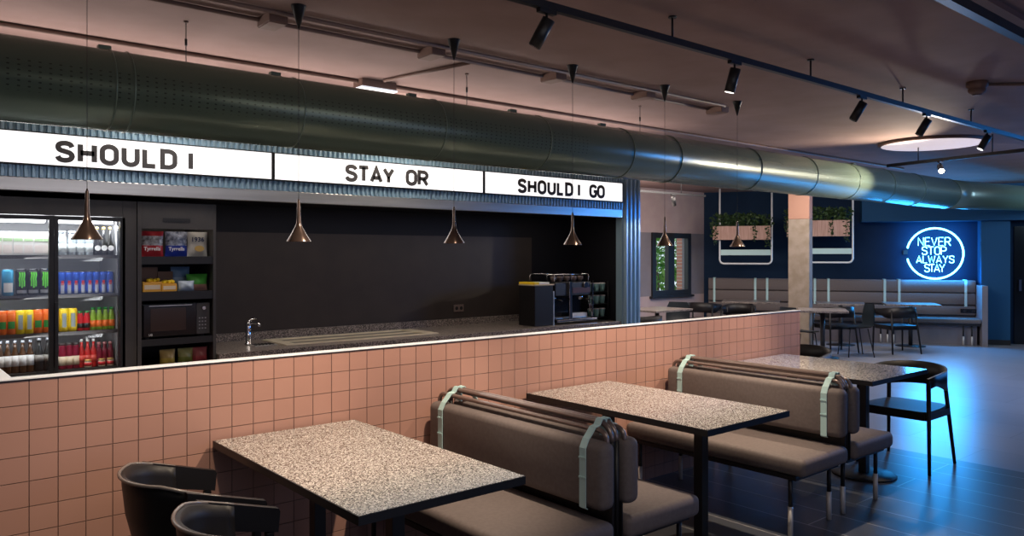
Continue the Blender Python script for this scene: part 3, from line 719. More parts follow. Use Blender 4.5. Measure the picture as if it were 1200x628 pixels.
for i, u in enumerate((109, 116.3, 123.6, 130.4)): put(pb, i == 0, (XU(u, FYI), FYI, SH[2]), '%s from left of four green bottles with orange labels' % ORD[i])
# row 4
pb = bottle('wine_bottle', 'x', cbrown, silver, cwhite, .0233, .2, .4, (.22, .55), 'bottles on the lowest visible fridge shelf')
for i, u in enumerate((0, 8.8, 17.6, 26.4, 35.2)): put(pb, i == 0, (XU(u, FYI), FYI, SH[3]), '%s from left of five brown bottles with white labels' % ORD[i])
pb = bottle('black_bottle', 'x', cblack, silver, cm('label_grey', (.35, .33, .3)), .0275, .21, .45, (.3, .5), 'bottles on the lowest visible fridge shelf')
for i, u in enumerate((45.8, 56)): put(pb, i == 0, (XU(u, FYI), FYI, SH[3]), '%s black bottle left of the fridge centre bar' % ['left', 'right'][i])
pb = bottle('drink_jar', 'x', cmaroon, cm('cap_black', (.05, .04, .04)), cream, .0235, .165, .2, (.15, .5), 'bottles on the lowest visible fridge shelf', 'jar', .8)
for i, u in enumerate((73, 81, 88.9)): put(pb, i == 0, (XU(u, FYI), FYI, SH[3]), '%s from left of three maroon jars with cream labels' % ORD[i])
pb = bottle('red_bottle', 'x', cdred, cwhite, cm('label_red', (.65, .08, .06)), .0205, .18, .4, (.2, .45), 'bottles on the lowest visible fridge shelf')
for i, u in enumerate((95.5, 102.6, 109.4)): put(pb, i == 0, (XU(u, FYI), FYI, SH[3]), '%s from left of three red bottles with white caps' % ORD[i])
pb = bottle('dark_bottle', 'x', cmaroon, cm('cap_pink', (.6, .25, .25)), cmaroon, .0195, .155, .3, (.2, .3), 'bottles on the lowest visible fridge shelf', nr=.55)
for i, u in enumerate((116, 122.6, 129.2)): put(pb, i == 0, (XU(u, FYI), FYI, SH[3]), '%s from left of three dark maroon bottles' % ORD[i])
pb = bottle('juice_pot', 'x', cream, cgold, cred, .022, .045, .2, (.2, .7), 'small pots at the fridge front', 'pot', .85)
for i, u in enumerate((103, 119, 129)): put(pb, i == 0, (XU(u, FY0+.13), FY0+.125, SH[3]+.005), '%s small cream pot at the front of the lowest fridge shelf' % ['left', 'middle', 'right'][i])
# row 1
def carton(label, w_=.055, h=.15):
    t = thing('drink_carton', label, 'carton', (0, 0, 0), 0, 'cartons on the top fridge shelf')
    MB().box(-w_/2, w_/2, -.03, .03, 0, h*.82).prism([(-.03, h*.82), (.03, h*.82), (0, h)], -w_/2, w_/2, 'x').build('carton_body', cm('carton_white', (.85, .83, .78)), t, world=False)
    box(-w_/2+.004, w_/2-.004, -.0312, -.0302, h*.1, h*.45).build('printed_panel', cm('carton_print', (.85, .76, .70)), t, world=False)
    box(-w_/2+.004, w_/2-.004, -.0312, -.0302, h*.6, h*.72).build('printed_panel', cm('carton_print_green', (.45, .65, .35)), t, world=False)
    return t
pc = carton('x')
for i, u in enumerate((-4, 8, 20.5, 32.5, 44.5, 55)): put(pc, i == 0, (XU(u, FYI), FYI, SH[0]), '%s from left of six white cartons on the top fridge shelf' % ORD[i])
pb = bottle('glass_jar', 'x', cclear, silver, cm('label_pale', (.55, .6, .6)), .026, .155, .25, (.15, .5), 'jars on the top fridge shelf', 'jar', .7)
for i, u in enumerate((73, 84, 94, 104)): put(pb, i == 0, (XU(u, FYI), FYI, SH[0]), '%s from left of four clear jars on top fridge shelf' % ORD[i])
pb = bottle('wine_bottle', 'x', cblack, cgold, cblack, .0225, .185, .55, (.1, .12), 'dark bottles with round labels', nr=.38)
MB().tube([(0, -.0245, .05), (0, -.026, .05)], .018, 16).build('round_label', cwhite, pb, world=False)
for i, u in enumerate((113.5, 121.2, 128.9)): put(pb, i == 0, (XU(u, FYI), FYI, SH[0]), '%s from left of three dark bottles with round white labels' % ORD[i])
# metal bracket inside fridge right
for z in SH[1:]:
    pass

# ------------------------------------------------------------------ shelf cabinet
t = cb = thing('shelf_cabinet', 'dark shelf cabinet holding crisps and microwave beside the fridge', 'cabinet', (1.69, 5.85, 0))
ax0, ax1 = fx1+.004, 1.95; ay0, ay1 = FY0-.01, FYB
m = MB().box(ax0, ax0+.025, ay0, ay1, .02, 1.95).box(ax1-.02, ax1, ay0, ay1, .02, 1.95).box(ax0+.025, ax1-.02, ay1-.02, ay1, .02, 1.95)
m.box(ax0+.025, ax1-.02, ay0+.01, ay1-.02, .02, .08)
m.build('carcass', 'darkgrey', t)
box(ax0+.026, ax1-.021, ay0, ay0+.02, 1.772, 1.949).build('fascia', 'darkgrey', t)
px = XU(207, ay0); pz = atY(207, 258, ay0).z
box(px-.09, px+.09, ay0-.004, ay0-.0005, pz-.014, pz+.012).build('grip_slot', 'black', t)
for z0, z1 in ((1.533, 1.585), (1.290, 1.346), (.985, 1.030), (.80, .83)):
    box(ax0+.026, ax1-.021, ay0+.004, ay1-.021, z0, z1).build('shelf', 'black', t)
# crisp bags
def bag(label, w_, h, cols, text=None, tcol=None, d=.05, group='crisp bags on the top cabinet shelf', cat='bag', name='crisp_bag', tsize=.045, tz=.3):
    """pillow bag standing upright, crimped top and bottom; cols = [(fraction, material)...] from the bottom up"""
    t = thing(name, label, cat, (0, 0, 0), 0, group)
    n = 10; mzs = 16; prev = 0
    def pt(i, j, sgn):
        a_ = i/n*2-1; z = j/mzs; bul = d/2*max(0, (1-a_*a_))**.5*max(0, math.sin(PI*min(max((z-.04)/.92, 0), 1)))**.6
        crim = .0012*math.sin(i*PI)*1
        wob = .003*math.sin(5*a_+7*z)
        return Vector((a_*w_/2*(1-.06*math.sin(PI*z)), sgn*(bul+.0015)+wob*(bul > .002), z*h))
    k0 = 0
    for idx, (fr_, mm) in enumerate(cols):
        k1 = int(round(fr_*mzs)); b = MB()
        for sgn in (-1, 1):
            g = [[b.bm.verts.new(pt(i, j, sgn)) for i in range(n+1)] for j in range(k0, k1+1)]
            for j in range(len(g)-1):
                for i in range(n): b.bm.faces.new((g[j][i], g[j][i+1], g[j+1][i+1], g[j+1][i])).smooth = True
        bmesh.ops.remove_doubles(b.bm, verts=b.bm.verts[:], dist=.0001)
        b.build('bag_front' if idx == 0 else 'bag_panel', mm, t, world=False); k0 = k1
    if text: small_text(text, tsize, tcol, t, (-.006, -d/2-.004, h*tz))
    return t
by_ = ay0+.10; zt = 1.5855
rd = cm('bag_red', (.45, .02, .03), .3); bl = cm('bag_blue', (.02, .05, .4), .3); wh = cm('bag_white', (.7, .68, .62), .35); gph = noisy(cm('bag_photo_grey', (.4, .4, .4), .35), (.12, .10, .10), (.6, .6, .6), 40); bph = noisy(cm('bag_photo_blue', (.4, .5, .6), .35), (.1, .12, .2), (.65, .7, .8), 40)
b1_ = bag('red and grey crisp bag on the top cabinet shelf', .150, .172, [(.45, rd), (.8, gph), (1, rd)], 'Tyrrells', cwhite, tsize=.034); b1_.location = (XU(178, by_), by_, zt)
b2_ = bag('blue crisp bag between the red and white bags', .150, .172, [(.45, bl), (1, bph)], 'Tyrrells', cwhite, tsize=.034); b2_.location = (XU(206.5, by_), by_, zt)
b3_ = bag('white crisp bag at the right of the top cabinet shelf', .140, .172, [(1, wh)], '1936', cm('print_navy', (.03, .04, .12)), tsize=.045, tz=.68); b3_.location = (XU(231, by_), by_, zt)
MB().tube([(.005, -.031, .055), (.005, -.034, .055)], .03, 14, flat=(1.1, .7)).build('crisp_picture', cgold, b3_, world=False)
# second shelf
zt = 1.3465
gold = cm('box_gold', (.75, .38, .04), .4); brn = cm('box_brown', (.16, .08, .04), .5)
def snackbox(label, w_, h, dd_, m1, m2, group='snack boxes on the second cabinet shelf'):
    t = thing('snack_box', label, 'box', (0, 0, 0), 0, group)
    box(-w_/2, w_/2, -dd_/2, dd_/2, 0, h*.6, bev=.002).build('box_tray', m1, t, world=False)
    box(-w_/2, w_/2, dd_/2-.008, dd_/2, h*.6, h*1.5).build('box_header', m2, t, world=False)
    m = MB(); random.seed(len(label))
    for k in range(9):
        x = -w_/2+.012+random.random()*(w_-.024); y = -dd_/2+.012+random.random()*(dd_-.035)
        b = bmesh.new(); bmesh.ops.create_icosphere(b, subdivisions=2, radius=.013); m._merge(b, Matrix.Translation((x, y, h*.6+.006+random.random()*.008)) @ Matrix.Scale(.7, 4, (0, 1, 0)))
    m.build('sachets', m2 if m2 is not brn else cyell, t, world=False)
    box(-w_/2+.01, w_/2-.01, -dd_/2-.0012, -dd_/2-.0003, h*.15, h*.42).build('printed_panel', cream, t, world=False)
    return t
s1 = snackbox('left gold snack box with brown header on second cabinet shelf', .12, .11, .1, gold, brn); s1.location = (XU(176, by_), by_, zt)
s2 = snackbox('right gold snack box beside the pale blue packet', .10, .09, .1, gold, brn); s2.location = (XU(196, by_-.01), by_-.01, zt)
b4 = bag('pale blue packet standing at the back of second cabinet shelf', .13, .165, [(.55, cm('bag_paleblue', (.35, .5, .65), .4)), (1, cm('bag_skyblue', (.12, .25, .45), .4))], d=.04, group='packets on the second cabinet shelf', name='snack_packet'); b4.location = (XU(211, by_+.09), by_+.09, zt)
b5 = bag('green and pink crisp bag at right of second cabinet shelf', .145, .115, [(.4, cm('bag_pink', (.55, .3, .25), .4)), (1, cm('bag_green', (.08, .42, .06), .35))], d=.07, group='packets on the second cabinet shelf', name='crisp_bag'); b5.location = (XU(230.5, by_), by_, zt)
b6 = bag('silver blue packet lying in front of the pale blue one', .11, .07, [(1, cm('bag_silverblue', (.45, .55, .65), .3))], d=.05, group='packets on the second cabinet shelf', name='snack_packet'); b6.location = (XU(218, by_-.04), by_-.04, zt)
# bottom shelf
zt = .8305
for u, lb, m1, m2 in ((196, 'yellow crisp packet on the lowest visible cabinet shelf', cm('bag_yellow', (.5, .38, .08), .4), cm('bag_amber', (.4, .3, .12), .4)), (217, 'olive green crisp packet on the lowest visible cabinet shelf', cm('bag_olive', (.2, .24, .06), .4), cm('bag_sage', (.3, .32, .15), .4)), (234, 'pink crisp packet on the lowest visible cabinet shelf', cm('bag_rose', (.4, .07, .09), .4), cm('bag_rosedark', (.35, .1, .12), .4))):
    q = bag(lb, .104, .115, [(.5, m1), (1, m2)], d=.08, group='packets on the lowest cabinet shelf'); q.location = (XU(u, by_), by_, zt)
# microwave
t = thing('microwave_oven', 'black microwave oven on the middle cabinet shelf', 'microwave', (1.69, 5.8, 1.0305))
mx0, mx1, mz0, mz1, my = ax0+.035, ax1-.035, 1.040, 1.265, ay0+.03
box(mx0, mx1, my, my+.33, mz0, mz1, bev=.004).build('oven_body', 'blackgloss', t)
dxx = mx1-.095
box(mx0+.006, dxx, my-.014, my-.0005, mz0+.006, mz1-.006, bev=.003).build('oven_door', 'blackgloss', t)
box(mx0+.05, dxx-.07, my-.0155, my-.0145, mz0+.04, mz1-.03).build('door_window', mat('oven_window', (.045, .03, .028), .12), t)
box(mx0+.04, dxx-.03, my-.017, my-.0142, mz1-.016, mz1-.011).build('door_trim', 'steel', t)
box(dxx+.004, mx1-.003, my-.008, my-.0005, mz0+.006, mz1-.006).build('control_panel', 'darkgrey', t)
kb = MB()
for r_ in range(4):
    for c_ in range(3): kb.box(dxx+.018+c_*.02, dxx+.028+c_*.02, my-.011, my-.0082, mz0+.04+r_*.024, mz0+.048+r_*.024)
kb.build('keypad', cm('key_grey', (.3, .3, .3)), t)
MB().tube([(mx1-.045, my-.009, mz1-.04), (mx1-.045, my-.022, mz1-.04)], .012, 14).build('dial', 'chrome', t)
for x in (mx0+.04, mx1-.04): box(x-.012, x+.012, my+.03, my+.06, 1.0305, 1.0395).build('foot', 'black', t)
small_text('LG', .02, cwhite, t, (mx0+.05-1.69, my-.0162-5.8, mz0+.018-1.0305))

# ------------------------------------------------------------------ coffee machine and neighbours
cy0 = KY+.12; 
def cX(u): return XU(u, cy0)
def cZ(u, v): return atY(u, v, cy0).z
gx0, gx1 = cX(620), cX(649)
t = thing('storage_bin', 'black square bin standing left of the coffee machine', 'bin', ((gx0+gx1)/2, cy0+.15, .9))
box(gx1-.25, gx1-.01, cy0, cy0+.24, .901, cZ(635, 335), bev=.004).build('bin_body', 'blackwood', t)
box(gx1-.008, gx1+.004, cy0-.004, cy0+.02, .901, cZ(649, 341)).build('edge_strip', 'steel', t)
t = thing('serving_tray', 'pale wooden tray with yellow end on top of the black bin', 'tray', (gx1, cy0+.1, cZ(640, 331)))
zt = cZ(635, 335)+.0005
box(cX(628), cX(651.5), cy0+.02, cy0+.26, zt, zt+.012, bev=.003).build('tray_board', cm('pale_wood', (.6, .48, .35)), t)
box(cX(628)+.002, cX(634), cy0+.025, cy0+.255, zt+.0125, zt+.035, bev=.003).build('yellow_box', cyell, t)
box(cX(635), cX(648), cy0+.05, cy0+.22, zt+.0125, zt+.032, bev=.004).build('napkin_stack', cwhite, t)
ex0, ex1 = cX(652), cX(695)
t = thing('coffee_machine', 'chrome and black espresso coffee machine at the worktop right end', 'coffee machine', ((ex0+ex1)/2, cy0+.2, .9))
ztop = cZ(680, 330)
bd = MB().box(ex0+.01, ex1, cy0+.17, cy0+.46, .93, ztop, bev=.01).box(ex0, ex1+.02, cy0+.02, cy0+.46, .915, .955, bev=.005)
bd.build('machine_body', 'blackgloss', t)
box(ex0+.01, ex1-.005, cy0+.03, cy0+.169, ztop-.14, ztop-.002, bev=.01).build('group_hood', 'black', t)
kx = cX(668)
box(kx, kx+.04, cy0+.005, cy0+.03, .93, ztop-.0, bev=.004).build('chrome_column', 'chrome', t)
box(ex0+.01, ex1+.06, cy0-.005, cy0+.018, .922, .945, bev=.004).build('base_trim', 'chrome', t)
box(ex1+.003, ex1+.016, cy0+.01, cy0+.03, .945, ztop-.02).build('side_trim', 'chrome', t)
box(kx+.06, ex1-.02, cy0+.02, cy0+.0295, ztop-.115, ztop-.06).build('display', cm('machine_screen', (.12, .06, .05)), t)
MB().tube([(ex1-.09, cy0+.012, ztop-.035), (ex1-.09, cy0+.03, ztop-.035)], .028, 16).build('pressure_gauge', 'chrome', t)
for x in (ex0+.05, ex1-.09):
    MB().lathe([(.03, 0), (.032, .03), (.025, .04)], x, cy0+.1, 14, ztop-.185).build('group_head', 'chrome', t)
    MB().tube([(x, cy0+.075, ztop-.175), (x, cy0-.03, ztop-.185)], .010, 8).build('portafilter_handle', 'blackwood', t)
MB().tube([(ex1-.02, cy0+.06, ztop-.14), (ex1-.01, cy0+.04, ztop-.24), (ex1-.015, cy0+.03, ztop-.32)], .005, 8).build('steam_wand', 'chrome', t)
box(ex0+.04, ex1-.03, cy0+.05, cy0+.16, .956, .962).build('drip_grate', 'steel', t)
box(kx+.09, ex1-.03, cy0+.055, cy0+.12, .963, 1.0).build('knock_box', cwhite, t)
rg = MB()
z_ = ztop+.075
for y in (cy0+.05, cy0+.42): rg.tube([(ex0+.02, y, z_), (ex1-.02, y, z_)], .004, 6)
for x in (ex0+.02, (ex0+ex1)/2, ex1-.02):
    for y in (cy0+.05, cy0+.42): rg.tube([(x, y, ztop), (x, y, z_)], .004, 6)
for x in (ex0+.02, ex1-.02): rg.tube([(x, cy0+.05, z_), (x, cy0+.42, z_)], .004, 6)
rg.build('cup_rail', 'chrome', t)
cup = thing('coffee_cup', 'x', 'cup', (0, 0, 0), 0, 'cups on the coffee machine')
MB().lathe([(.018, 0), (.030, .04), (.033, .055), (.030, .055), (.016, .006)], 0, 0, 14).build('bowl', cm('cup_glaze', (.16, .12, .11), .25), cup, world=False)
MB().tube([(.028, 0, .045), (.045, 0, .04), (.042, 0, .022), (.024, 0, .018)], .004, 6).build('handle', cm('cup_glaze', (.16, .12, .11), .25), cup, world=False)
for i in range(5): put(cup, i == 0, (ex0+.07+i*.095, cy0+.12, ztop+.0008), '%s from left of five dark cups on the coffee machine top' % ORD[i])
# cup rack at right
rx0, rx1 = ex1+.06, KX1+.02
t = thing('cup_rack', 'small wire rack of takeaway cups right of the coffee machine', 'rack', ((rx0+rx1)/2, cy0+.2, .9))
rk = MB()
for x in (rx0, rx1):
    for y in (cy0+.1, cy0+.32): rk.tube([(x, y, .901), (x, y, 1.32)], .005, 6)
rk.build('rack_frame', 'black', t)
for z in (.93, 1.07, 1.2): box(rx0, rx1, cy0+.1, cy0+.32, z, z+.008).build('rack_shelf', 'black', t)
tc_ = thing('takeaway_cup', 'x', 'cup', (0, 0, 0), 0, 'takeaway cups in the rack')
MB().lathe([(.024, 0), (.034, .075), (.036, .08), (.033, .078), (.001, .004)], 0, 0, 14).build('cup_wall', cm('cup_teal', (.35, .65, .58), .4), tc_, world=False)
MB().lathe([(.037, .0785), (.037, .084), (.03, .09)], 0, 0, 14).build('cup_lid', cwhite, tc_, world=False)
k = 0
for zi, z in enumerate((.9385, 1.0785, 1.2085)):
    for j in range(3):
        x = rx0+.05+j*(rx1-rx0-.1)/2
        put(tc_, k == 0, (x, cy0+.14, z), '%s teal takeaway cup on the %s shelf of the wire rack' % (['left', 'middle', 'right'][j], ['lowest', 'middle', 'top'][zi])); k += 1

# ------------------------------------------------------------------ near tables
def table(x0, x1, y0, y1, legs, label, top='terrazzo', base_r=.22, group='terrazzo tables along the half wall', z=.75, nm='dining_table', edge='black'):
    t = thing(nm, label, 'table', ((x0+x1)/2, (y0+y1)/2, 0), 0, group)
    box(x0+.004, x1-.004, y0+.004, y1-.004, z-.026, z).build('tabletop', top, t)
    e = MB().box(x0, x1, y0, y0+.0039, z-.032, z-.001).box(x0, x1, y1-.0039, y1, z-.032, z-.001).box(x0, x0+.0039, y0+.004, y1-.004, z-.032, z-.001).box(x1-.0039, x1, y0+.004, y1-.004, z-.032, z-.001)
    e.box(x0+.004, x1-.004, y0+.004, y1-.004, z-.034, z-.0265)
    e.build('edge_band', edge, t)
    for lx, ly in legs:
        box(lx-.028, lx+.028, ly-.028, ly+.028, .018, z-.046, bev=.003).build('leg', 'black', t)
        MB().lathe([(base_r, .001), (base_r, .006), (base_r*.96, .012), (.05, .018)], lx, ly, 40).build('base_disc', 'blackwood', t)
        box(lx-.06, lx+.06, ly-.2, ly+.2, z-.046, z-.0345).build('mounting_plate', 'black', t)
    return t
table(1.25, 1.97, 2.255, 3.600, [(1.60, 3.26), (1.60, 2.60)], 'nearest terrazzo table with black edge against the tiled half wall')
table(3.15, 3.89, 2.27, 3.600, [(3.52, 3.26), (3.52, 2.58)], 'middle terrazzo table between the two pairs of benches')
table(5.20, 6.08, 2.43, 3.600, [(5.62, 3.26), (5.62, 2.69)], 'farthest terrazzo table along the half wall beside the hoop chair')

# ------------------------------------------------------------------ benches
def bench(cx, sg, label):
    """one bench; sg=-1 faces the left table (-X), sg=+1 faces +X; cx is the line between both benches"""
    y0, y1 = 2.26, 3.575
    t = thing('upholstered_bench', label, 'bench', (cx+sg*.3, 2.9, 0), 0, 'taupe benches set back to back')
    sx = sorted((cx+sg*.038, cx+sg*.56))
    box(sx[0], sx[1], y0, y1, .352, .455, bev=.034, seg=4).build('seat_cushion', 'leather', t)
    f = MB(); fz0, fz1 = .325, .350
    f.box(sx[0]+.02, sx[1]-.02, y0+.06, y0+.085, fz0, fz1).box(sx[0]+.02, sx[1]-.02, y1-.085, y1-.06, fz0, fz1)
    f.box(sx[0]+.02, sx[0]+.045, y0+.085, y1-.085, fz0, fz1).box(sx[1]-.045, sx[1]-.02, y0+.085, y1-.085, fz0, fz1)
    f.build('seat_frame', 'black', t)
    for lx in (cx+sg*.085, cx+sg*.52):
        for ly in (y0+.105, y1-.105):
            l_ = MB().tube([(lx, ly, .17), (lx, ly, .327)], .0125, 12).build('leg', 'black', t)
            MB().tube([(lx, ly, .001), (lx, ly, .17)], .0145, 12).build('leg_sleeve', 'sleeve', l_)
    bx = sorted((cx+sg*.030, cx+sg*.125))
    box(bx[0], bx[1], y0+.005, y1-.005, .505, .795, bev=.036, seg=4).build('backrest_cushion', 'leather', t)
    x = cx+sg*.014; a_, b_ = y0+.05, y1-.03; R_ = .075; P = []
    for q in range(0, 8): th = PI-q*PI/14; P.append((x, a_+R_+R_*math.cos(th), .862-R_+R_*math.sin(th)))
    for q in range(0, 8): th = PI/2-q*PI/14; P.append((x, b_-R_+R_*math.cos(th), .862-R_+R_*math.sin(th)))
    MB().tube(P, .0125, 12).build('back_rail', 'rail', t)
    for yy in (a_, b_): MB().tube([(x, yy, .34), (x, yy, .862-R_)], .0125, 12).build('back_post', 'black', t)  # lower rail ends painted black for the shade between the cushions
    z1_ = .836; x = cx+sg*.055; R_ = .045; P = [(x, a_-.01, .77)]
    for q in range(0, 8): th = PI-q*PI/14; P.append((x, a_-.01+R_+R_*math.cos(th), z1_-R_+R_*math.sin(th)))
    for q in range(0, 8): th = PI/2-q*PI/14; P.append((x, b_+.01-R_+R_*math.cos(th), z1_-R_+R_*math.sin(th)))
    P.append((x, b_+.01, .77))
    MB().tube(P, .0115, 12).build('cushion_rail', 'rail', t)
    xx = sorted((cx+sg*.0275, cx+sg*.034)); box(xx[0], xx[1], y0+.03, y1-.03, .352, .52).build('gap_shade_panel', 'black', t)  # black sheet added to darken the gap under the backrest
    # straps: a band looped over the rail and down the cushion face
    xf = cx+sg*.1285
    for ys in (y0+.115, y1-.13):
        prof = [(cx+sg*.0025, .80), (cx+sg*.002, .868), (cx+sg*.006, .877), (cx+sg*.022, .878), (cx+sg*.030, .868), (cx+sg*.040, .852), (cx+sg*.066, .847), (cx+sg*.085, .825), (cx+sg*.108, .802), (xf, .765), (xf, .51), (xf-sg*.012, .502)]
        m = MB(); hw = .0195; th_ = .0018
        for (xa_, za), (xb_, zb_) in zip(prof, prof[1:]):
            d = Vector((xb_-xa_, zb_-za)); 
            if d.length == 0: continue
            d.normalize(); nx, nz = -d.y*th_, d.x*th_
            A = [m.bm.verts.new(q) for q in ((xa_-nx, ys-hw, za-nz), (xa_-nx, ys+hw, za-nz), (xa_+nx, ys+hw, za+nz), (xa_+nx, ys-hw, za+nz))]
            B = [m.bm.verts.new(q) for q in ((xb_-nx, ys-hw, zb_-nz), (xb_-nx, ys+hw, zb_-nz), (xb_+nx, ys+hw, zb_+nz), (xb_+nx, ys-hw, zb_+nz))]
            m.bm.faces.new(A); m.bm.faces.new(B[::-1])
            for q in range(4): m.bm.faces.new((A[q], B[q], B[(q+1) % 4], A[(q+1) % 4]))
        s_ = m.build('strap', 'mint', t)
        for zz in (.72, .635):
            xx = sorted((xf+sg*.0015, xf+sg*.0055))
            box(xx[0], xx[1], ys-.021, ys+.021, zz, zz+.008).build('strap_buckle', 'mint', s_)
    return t
bench(2.53, -1, 'taupe bench facing the nearest terrazzo table')
bench(2.53, 1, 'taupe bench facing the middle table with its back to the nearest table')
bench(4.58, -1, 'taupe bench facing the middle table from its far side')
bench(4.58, 1, 'taupe bench facing the farthest terrazzo table')

# ------------------------------------------------------------------ barrel chairs (left foreground)
def barrel_chair(label):
    """faces +X, origin at floor centre of seat"""
    t = thing('barrel_armchair', label, 'chair', (0, 0, 0), 0, 'dark barrel armchairs at the nearest table')
    def path(off, n=22, ends=.19):
        P = []; R_ = .245+off
        P.append((ends+.08, R_)); P.append((.12, R_+.006))
        for k in range(n+1):
            a_ = math.radians(90+180*k/n); P.append((.10+.86*R_*math.cos(a_), R_*math.sin(a_)))
        P.append((.12, -R_-.006)); P.append((ends+.08, -R_)); return P
    # shell sheet : flares upward, thick 14 mm
    def zr(x): return .788 if x < -.04 else .788-.098*min((x+.04)/.32, 1)
    m = MB(); rows = []
    for fz, off in ((0, -.075), (.25, -.035), (.55, -.008), (.85, .004), (1, .008)):
        rows.append((fz, path(off, ends=.06)))
    def sheet(rows, th):
        grids = []
        for s_ in (0, 1):
            g = []
            for z, P in rows:
                c = []
                for i, (x, y) in enumerate(P):
                    a_ = Vector(P[min(i+1, len(P)-1)])-Vector(P[max(i-1, 0)]); a_.normalize(); nrm = Vector((-a_.y, a_.x))
                    q = Vector((x, y))+nrm*th*s_; c.append(m.bm.verts.new((q.x, q.y, .47+(zr(q.x)-.47)*z)))
                g.append(c)
            grids.append(g)
        A, B = grids; nj = len(A[0])
        for G in grids:
            for i in range(len(G)-1):
                for j in range(nj-1): m.bm.faces.new((G[i][j], G[i][j+1], G[i+1][j+1], G[i+1][j])).smooth = True
        for j in range(nj-1):
            m.bm.faces.new((A[0][j], A[0][j+1], B[0][j+1], B[0][j])); m.bm.faces.new((A[-1][j], A[-1][j+1], B[-1][j+1], B[-1][j]))
        for i in range(len(A)-1):
            m.bm.faces.new((A[i][0], A[i+1][0], B[i+1][0], B[i][0])); m.bm.faces.new((A[i][-1], A[i+1][-1], B[i+1][-1], B[i][-1]))
    sheet(rows, .014)
    m.build('shell', 'blackwood', t, world=False)
    rim = [(x, y, zr(x)+.001) for x, y in path(.015, ends=.06)]
    MB().tube(rim, .0065, 8).build('rim_band', mat('rim_wood', (.16, .14, .13), .2), t, world=False)
    for sgn in (-1, 1):
        y = sgn*.262
        ap_ = MB(); pr_f = [(.02, zr(.02)+.004), (.30, zr(.28)+.002), (.305, zr(.28)-.01), (.298, zr(.28)-.082), (.02, zr(.02)-.095)]
        ap_.prism(pr_f, y-.015, y+.015, 'y'); ap_.build('arm_pad', 'blackwood', t, world=False)
        box(.255, .285, y-.012, y+.012, .46, .612, bev=.004).build('arm_post', 'blackwood', t, world=False)
    MB().box(-.06, .25, -.19, .19, .425, .475, bev=.022, seg=3).build('seat', 'blackwood', t, world=False)
    box(-.05, .21, -.17, .17, .40, .424).build('seat_frame', 'blackwood', t, world=False)
    for sx_, sy_ in ((-1, -1), (-1, 1), (1, -1), (1, 1)):
        MB().tube([(.08+sx_*.12, sy_*.16, .42), (.07+sx_*.20, sy_*.215, .001)], .018, 10, r2=.011).build('leg', 'blackwood', t, world=False)
    return t
bc = barrel_chair('dark barrel armchair at the nearest table, closer to the tiled wall')
bc.location = (.86, 3.06, 0)
dup(bc, (.86, 2.42, 0), 0, 'dark barrel armchair cut by the bottom edge at the nearest table')

# ------------------------------------------------------------------ hoop chairs
def hoop_chair(label, group='black hoop-back armchairs'):
    """faces +X, origin floor centre"""
    t = thing('hoop_armchair', label, 'chair', (0, 0, 0), 0, group)
    legs = [((.24, -.265, 0), (.23, -.255, .66)), ((.24, .265, 0), (.23, .255, .66)), ((-.26, -.25, 0), (-.17, -.205, .70)), ((-.26, .25, 0), (-.17, .205, .70))]
    for a_, b_ in legs:
        a_ = Vector(a_); b_ = Vector(b_); a_.z = .001; mid = (a_+b_)/2
        MB().tube([a_, mid, b_], .012, 10, r2=.017).build('leg', 'blackwood', t, world=False)
    P = []
    n = 24
    for k in range(n+1):
        a_ = math.radians(90+180*k/n)
        x = -.02+.25*math.cos(a_); y = .265*math.sin(a_)
        P.append((x, y, .695+.035*(-math.cos(a_))))
    P = [(.26, .262, .672), (.14, .268, .685)]+P+[(.14, -.268, .685), (.26, -.262, .672)]
    m = MB()
    # broad bent wood band: inner & outer sheets
    rows = []
    for dz, o_ in ((-.028, 0), (.028, 0), (.028, .016), (-.028, .016)):
        c = []
        for i, p in enumerate(P):
            a_ = Vector(P[min(i+1, len(P)-1)])-Vector(P[max(i-1, 0)]); a_.z = 0; a_.normalize(); nr = Vector((-a_.y, a_.x, 0))
            bk = max(0, min(1, (.12-p[0])/.30)); hgt = dz if dz > 0 else dz-.02-.10*bk*bk*(3-2*bk)
            c.append(m.bm.verts.new(Vector(p)-nr*(o_-.008)+Vector((0, 0, hgt))))
        rows.append(c)
    for r_ in range(4):
        A, B = rows[r_], rows[(r_+1) % 4]
        for i in range(len(P)-1): m.bm.faces.new((A[i], A[i+1], B[i+1], B[i])).smooth = (r_ % 2 == 0)
    m.bm.faces.new([r_[0] for r_ in rows]); m.bm.faces.new([r_[-1] for r_ in rows][::-1])
    m.build('hoop_back', 'blackwood', t, world=False)
    pts = [(-.235, -.15), (-.2, -.22), (0, -.245), (.22, -.25), (.245, -.2), (.25, 0), (.245, .2), (.22, .25), (0, .245), (-.2, .22), (-.235, .15)]
    MB().prism(pts, .43, .452).build('seat', 'blackwood', t, world=False)
    ap = MB().box(-.19, .22, -.245, -.225, .385, .429).box(-.19, .22, .225, .245, .385, .429).box(.205, .225, -.224, .224, .385, .429).box(-.20, -.18, -.224, .224, .385, .429)
    ap.build('apron', 'blackwood', t, world=False)
    return t
hc = hoop_chair('black hoop-back armchair with blue-lit seat at the farthest terrazzo table')
hc.location = (6.18, 2.63, 0); hc.rotation_euler = (0, 0, PI)
dup(hc, (6.56, 3.74, 0), PI+.15, 'black hoop-back armchair showing only its hoop behind the farthest table')
